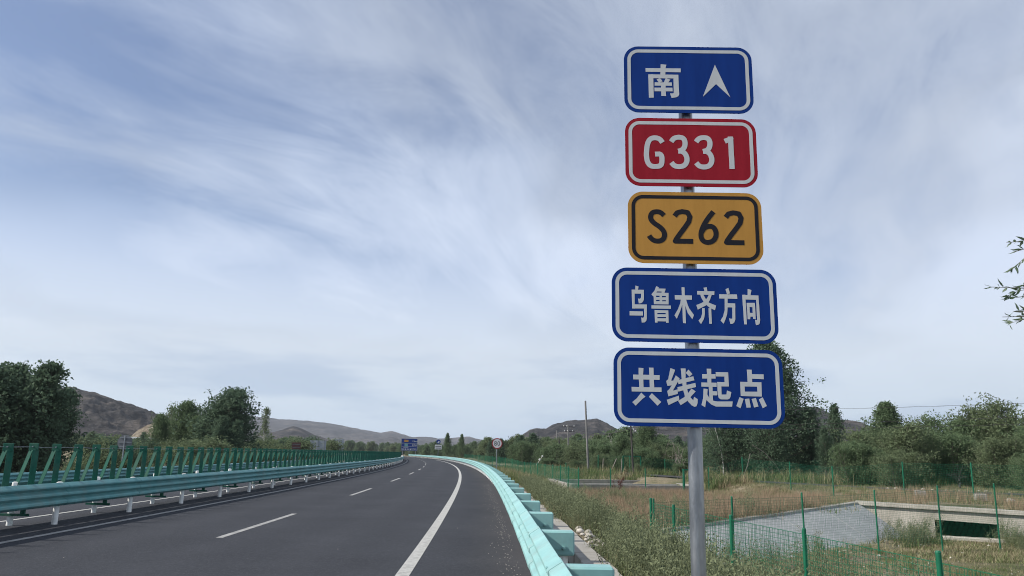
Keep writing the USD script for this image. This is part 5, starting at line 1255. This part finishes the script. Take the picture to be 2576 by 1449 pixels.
def stone(x, y, r, label, group=None, flat_=0.72, k=None, dz=0.0):
    k = rng.integers(5) if k is None else k
    copy_of(SK[k], "cobble", label, "stone", group, (x, y, g1(x, y) + r * 0.35 + dz), rng.uniform(0, 6.28), (r * rng.uniform(0.9, 1.25), r, r * flat_))


stone(1.58, 17.3, 0.072, "largest pale round cobble, in the heap right of the guard rail blocks", k=0, flat_=0.85)
stone(1.72, 17.0, 0.08, "brownish round cobble just right of the largest pale one", k=1, flat_=0.85)
stone(1.62, 18.1, 0.075, "tan cobble at the back of the heap, touching the kerb slabs", k=2, flat_=0.85)
stone(1.46, 19.8, 0.06, "single pale cobble lying apart from the heap in the grass by the kerb", k=3)
for _ in range(64):
    x, y = 1.56 + abs(rng.normal(0.15, 0.2)), 16.8 + rng.normal(0, 1.1)
    stone(x, y, rng.uniform(0.022, 0.05), "small cobble in the loose heap beside the kerb slabs", "small cobbles in the heap by the kerb")
for i in range(26):
    t = (i + rng.uniform(0, 0.6)) / 26
    p = np.array([24.5, 52.3]) * (1 - t) + np.array([44, 41.5]) * t
    stone(p[0] + rng.normal(0, 0.25), p[1] + rng.normal(0, 0.25), rng.uniform(0.07, 0.15), "white boulder in the row along the far side of the service road", "white boulders along the service road", k=None, flat_=0.6)
for (x, y, r), lab in (((15.9, 19.6, 0.26), "flat pale stone lying in the dry turf in front of the culvert, left of two"), ((17.0, 19.0, 0.17), "round pale stone lying in the dry turf in front of the culvert, right of two"), ((19.3, 36.0, 0.25), "dark rock beside the left concrete footing"), ((21.6, 35.0, 0.2), "dark rock on the bank between the two concrete footings"), ((23.4, 37.0, 0.24), "dark rock beside the right concrete footing")):
    stone(x, y, r, lab, flat_=0.5)

# ------------------------------------------------------------------ grass and weeds
def blades(n, h, w, spread, lean, seed, bend=0.5, segs=2):
    r = np.random.default_rng(seed)
    vs, fs = [], []
    for i in range(n):
        o = np.array([r.normal(0, spread), r.normal(0, spread), -0.03])
        a = r.uniform(0, 6.28); d = np.array([math.cos(a), math.sin(a), 0]); s = np.array([-d[1], d[0], 0])
        H = h * r.uniform(0.5, 1.15); L = lean * H * r.uniform(0.2, 1.2)
        W = w * r.uniform(0.6, 1.3)
        p1 = o + d * L * 0.35 + [0, 0, H * 0.55]; p2 = o + d * L * (0.35 + bend) + [0, 0, H]
        b = len(vs) * 5
        vs.append(np.array([o - s * W, o + s * W, p1 - s * W * 0.7, p1 + s * W * 0.7, p2]))
        fs.append(np.array([(0, 1, 3), (0, 3, 2), (2, 3, 4)]) + b)
    return np.vstack(vs), np.vstack(fs)


def weed_mesh(h, stems, seed, leaf=0.035, per=9, spread=0.12):
    r = np.random.default_rng(seed)
    wood, C, D = [], [], []
    for i in range(stems):
        a = r.uniform(0, 6.28); o = np.array([r.normal(0, spread), r.normal(0, spread), -0.04])
        H = h * r.uniform(0.55, 1.1); l = r.uniform(0.05, 0.45) * H
        pts = [o, o + [math.cos(a) * l * 0.3, math.sin(a) * l * 0.3, H * 0.5], o + [math.cos(a) * l, math.sin(a) * l, H]]
        wood.append(tube(pts, [0.005, 0.004, 0.002], 3, cap=False))
        for _ in range(9):
            u = r.uniform(0.2, 1.0) * 2; k = min(1, int(u)); C.append(pts[k] + (np.array(pts[k + 1]) - pts[k]) * (u - k) + r.normal(0, 0.035, 3) * h); D.append([0, 0, 1.0])
    return join([*wood, leaves(np.array(C), np.array(D), leaf, 0.33, per, 0.045 * h, r)])


GK = {}


def grass_kind(name, mesh, mat):
    p = kind_of(name); put(p, "blades", mesh, mat); GK[name] = p


for i, sd in enumerate((1, 2, 3)):
    nm = "abc"[i]
    grass_kind(f"weed_{nm}", weed_mesh(0.75, 9, 100 + sd), "weed")
    grass_kind(f"dry_{nm}", blades(46, 0.62, 0.006, 0.14, 0.35, 200 + sd), "grass_dry")
    grass_kind(f"straw_{nm}", blades(46, 0.50, 0.006, 0.14, 0.45, 300 + sd), "grass_straw")
    grass_kind(f"green_{nm}", blades(50, 0.40, 0.007, 0.14, 0.5, 400 + sd), "grass_green")
    grass_kind(f"turf_{nm}", blades(60, 0.10, 0.006, 0.16, 0.9, 500 + sd), "grass_green")
    grass_kind(f"dryturf_{nm}", blades(60, 0.09, 0.006, 0.16, 0.9, 600 + sd), "grass_straw")
grass_kind("dock_a", weed_mesh(0.9, 6, 701, 0.05, 14, 0.06), "dock_red")


def field(name, kinds, n, box, weight, smin, smax, label, cat, wide=(0.9, 1.25)):
    """Tufts strewn over box = (x0, x1, y0, y1) as far as weight(x, y, s) allows."""
    X, Y = [], []
    tries = 0
    while sum(map(len, X)) < n and tries < 60:
        tries += 1
        x = rng.uniform(box[0], box[1], 4 * n)
        y = box[2] + (box[3] - box[2]) * rng.random(4 * n) ** 1.35
        k = rng.random(4 * n) < weight(x, y, x - edge(y))
        X.append(x[k]); Y.append(y[k])
    x, y = np.concatenate(X)[:n], np.concatenate(Y)[:n]
    n = len(x)
    z = land(x, y)
    f = rng.uniform(smin, smax, n); w = f * rng.uniform(*wide, n)
    path = f"/World/{name}"
    UsdGeom.PointInstancer.Define(stage, path)
    scatter(path, inner_protos(path, [GK[k] for k in kinds]), np.column_stack([x, y, z - 0.01]), rng.uniform(0, 6.28, n), np.column_stack([w, w, f]), rng.integers(0, len(kinds), n), label, cat)


def off_lane(x, y):
    return (to_polyline(x, y, LANE)[0] > 2.4).astype(float)


def clear(x, y):
    """Not on the apron, the culvert, the tank, the road."""
    d, side, _ = to_polyline(x, y, CREST)
    apron = ~np.isnan(SLAB_Z(x, y))
    wall = (d < 0.7) & (x > 13.5)
    tank = (x > 3.2) & (x < 14.8) & (y > 56.5) & (y < 70.5)
    return (~(apron | wall | tank)).astype(float) * off_lane(x, y)


patch = lambda x, y, sc, seed: fbm2(x, y, sc, 4, seed)
near = lambda y, a: 1 / (1 + (np.maximum(y, 1) / a) ** 1.2)
heap = lambda x, y: 1 - 0.985 * np.exp(-(((x - 1.75) / 0.7) ** 4 + ((y - 16.2) / 3.6) ** 4))
field("weeds", ["weed_a", "weed_b", "weed_c"], 3400, (1.2, 9, 3.5, 60), lambda x, y, s: (s > 3.15) * clear(x, y) * heap(x, y) * (0.9 * np.exp(-((s - np.where(y > 12.5, 4.3, 4.9)) / np.where(y > 12.5, 1.1, 1.9)) ** 2) + 0.04) * sstep(0.30, 0.55, patch(x, y, 0.35, 2) + 0.15 * (y < 16)), 0.45, 1.35, "tall grey-green weeds growing along the foot of the embankment", "weeds")
field("long_grass", ["green_a", "straw_a", "green_c", "straw_c"], 5600, (1.2, 12, 3.5, 60), lambda x, y, s: (s > 3.1) * clear(x, y) * heap(x, y) * (0.8 * np.exp(-((s - 4.4) / np.where((y > 11) & (y < 24), 1.4, 2.4)) ** 2) + 0.03), 0.4, 1.1, "long green grass on the embankment behind the guard rail", "grass")
behind = lambda x, y: ((to_polyline(x, y, CREST)[1] > 0) | (x < 4.0)).astype(float)
dryw = lambda x, y, s: (s > 4.2) * clear(x, y) * behind(x, y) * sstep(21, 27, y) * sstep(0.40, 0.58, patch(x, y, 0.13, 8) + 0.10 * np.exp(-((y - 38) / 14) ** 2))
field("dry_grass", ["dry_a", "dry_b", "dry_c", "straw_a"], 7500, (1.5, 24, 21, 58), lambda x, y, s: dryw(x, y, s) * (1 - 0.9 * sstep(11, 15, x)), 0.45, 1.15, "tall reddish dry grass in the hollow left of the sign pole", "grass")
field("straw_grass", ["straw_a", "straw_b", "straw_c", "green_a"], 6800, (1.5, 40, 22, 60), lambda x, y, s: (s > 3.4) * clear(x, y) * behind(x, y) * (0.35 + 0.65 * sstep(0.4, 0.6, patch(x, y, 0.2, 12))) * (1 - 0.75 * sstep(12, 18, x)), 0.25, 0.85, "straw-coloured and green grass mixed over the hollow and bank", "grass")
field("turf", ["turf_a", "turf_b", "dryturf_c", "dryturf_a", "dryturf_b"], 9000, (3.5, 26, 3.5, 34), lambda x, y, s: (s > 5.0) * clear(x, y) * (0.25 + 0.75 * sstep(0.42, 0.58, patch(x, y, 0.5, 17))) * near(y, 22), 0.45, 1.2, "short patchy turf on the dry ground inside the wire fence", "grass")
field("bank_turf", ["dryturf_a", "dryturf_b", "dryturf_c", "turf_a"], 6500, (12, 46, 24, 62), lambda x, y, s: clear(x, y) * (0.3 + 0.7 * sstep(0.42, 0.58, patch(x, y, 0.3, 19))), 0.9, 2.4, "short dry turf on the bank above the culvert", "grass")
field("culvert_weeds", ["weed_a", "weed_b", "weed_c", "green_b"], 170, (12.5, 27, 24, 31.5), lambda x, y, s: (to_polyline(x, y, CREST)[1] < 0) * (to_polyline(x, y, CREST)[0] > 0.5) * np.exp(-((to_polyline(x, y, CREST)[0] - 1.2) / 1.4) ** 2) * sstep(0.45, 0.6, patch(x, y, 0.6, 5)) * (np.abs((x - 14.8) * 0.888 - (y - 33.5) * 0.46 - 3.8) > 1.1) * (y < 30.8) * np.isnan(SLAB_Z(x, y)), 0.6, 1.5, "clumps of green weeds before the culvert headwall", "weeds")
field("field_grass", ["green_a", "green_b", "green_c", "straw_b"], 6000, (-2, 60, 58, 125), lambda x, y, s: (s > 4.0) * clear(x, y), 0.9, 2.2, "rough green field grass around the service road and the bushes", "grass", wide=(1.2, 2.0))
field("verge_grass", ["green_a", "green_b", "straw_a", "straw_b", "weed_a"], 6500, (-60, -20, 22, 140), lambda x, y, s: (s < -20.9) * (s > -48), 0.7, 1.8, "rough grass on the verge beyond the far guard rail", "grass", wide=(1.2, 1.8))
for (x, y, f), lab in (((7.6, 54.2, 1.75), "dark red dried dock plant standing in the dry grass left of the sign pole"),):
    copy_of(GK["dock_a"], "dock_plant", lab, "plant", None, (x, y, g1(x, y)), 0.3, (f * 0.75, f * 0.75, f))

# pebbles on the dry ground
pv, pf = [], []
for _ in range(1500):
    x, y = rng.uniform(4.5, 26), 5 + 29 * rng.random()
    if x - float(edge(y)) < 5.5 or not np.isnan(SLAB_Z(x, y)):
        continue
    r = 0.012 + 0.05 * rng.random() ** 4
    pv.append(np.array(ico.vertices) * [r * rng.uniform(0.8, 1.5), r * rng.uniform(0.8, 1.5), r * 0.6] + [x, y, g1(x, y) + r * 0.4])
    pf.append(np.array(ico.faces) + 12 * (len(pv) - 1))
put("/World", "pebbles", (np.vstack(pv), np.vstack(pf)), "stone_pale", label="pale pebbles strewn over the dry ground inside the wire fence", cat="pebbles", kind="stuff")

# ------------------------------------------------------------------ the air
HAZE = 0.00008
LOOK["air"] = usdkit.material(stage, "/World/Looks/air", {"v": ("principled_volume", {"color": (0.86, 0.92, 1.0), "density": HAZE, "anisotropy": 0.3})}, volume="v.volume")
put("/World", "haze", bx((9600, 9800, 196), (0, 800, 92)), "air", label="thin pale haze in the air over the valley", cat="haze", kind="stuff")
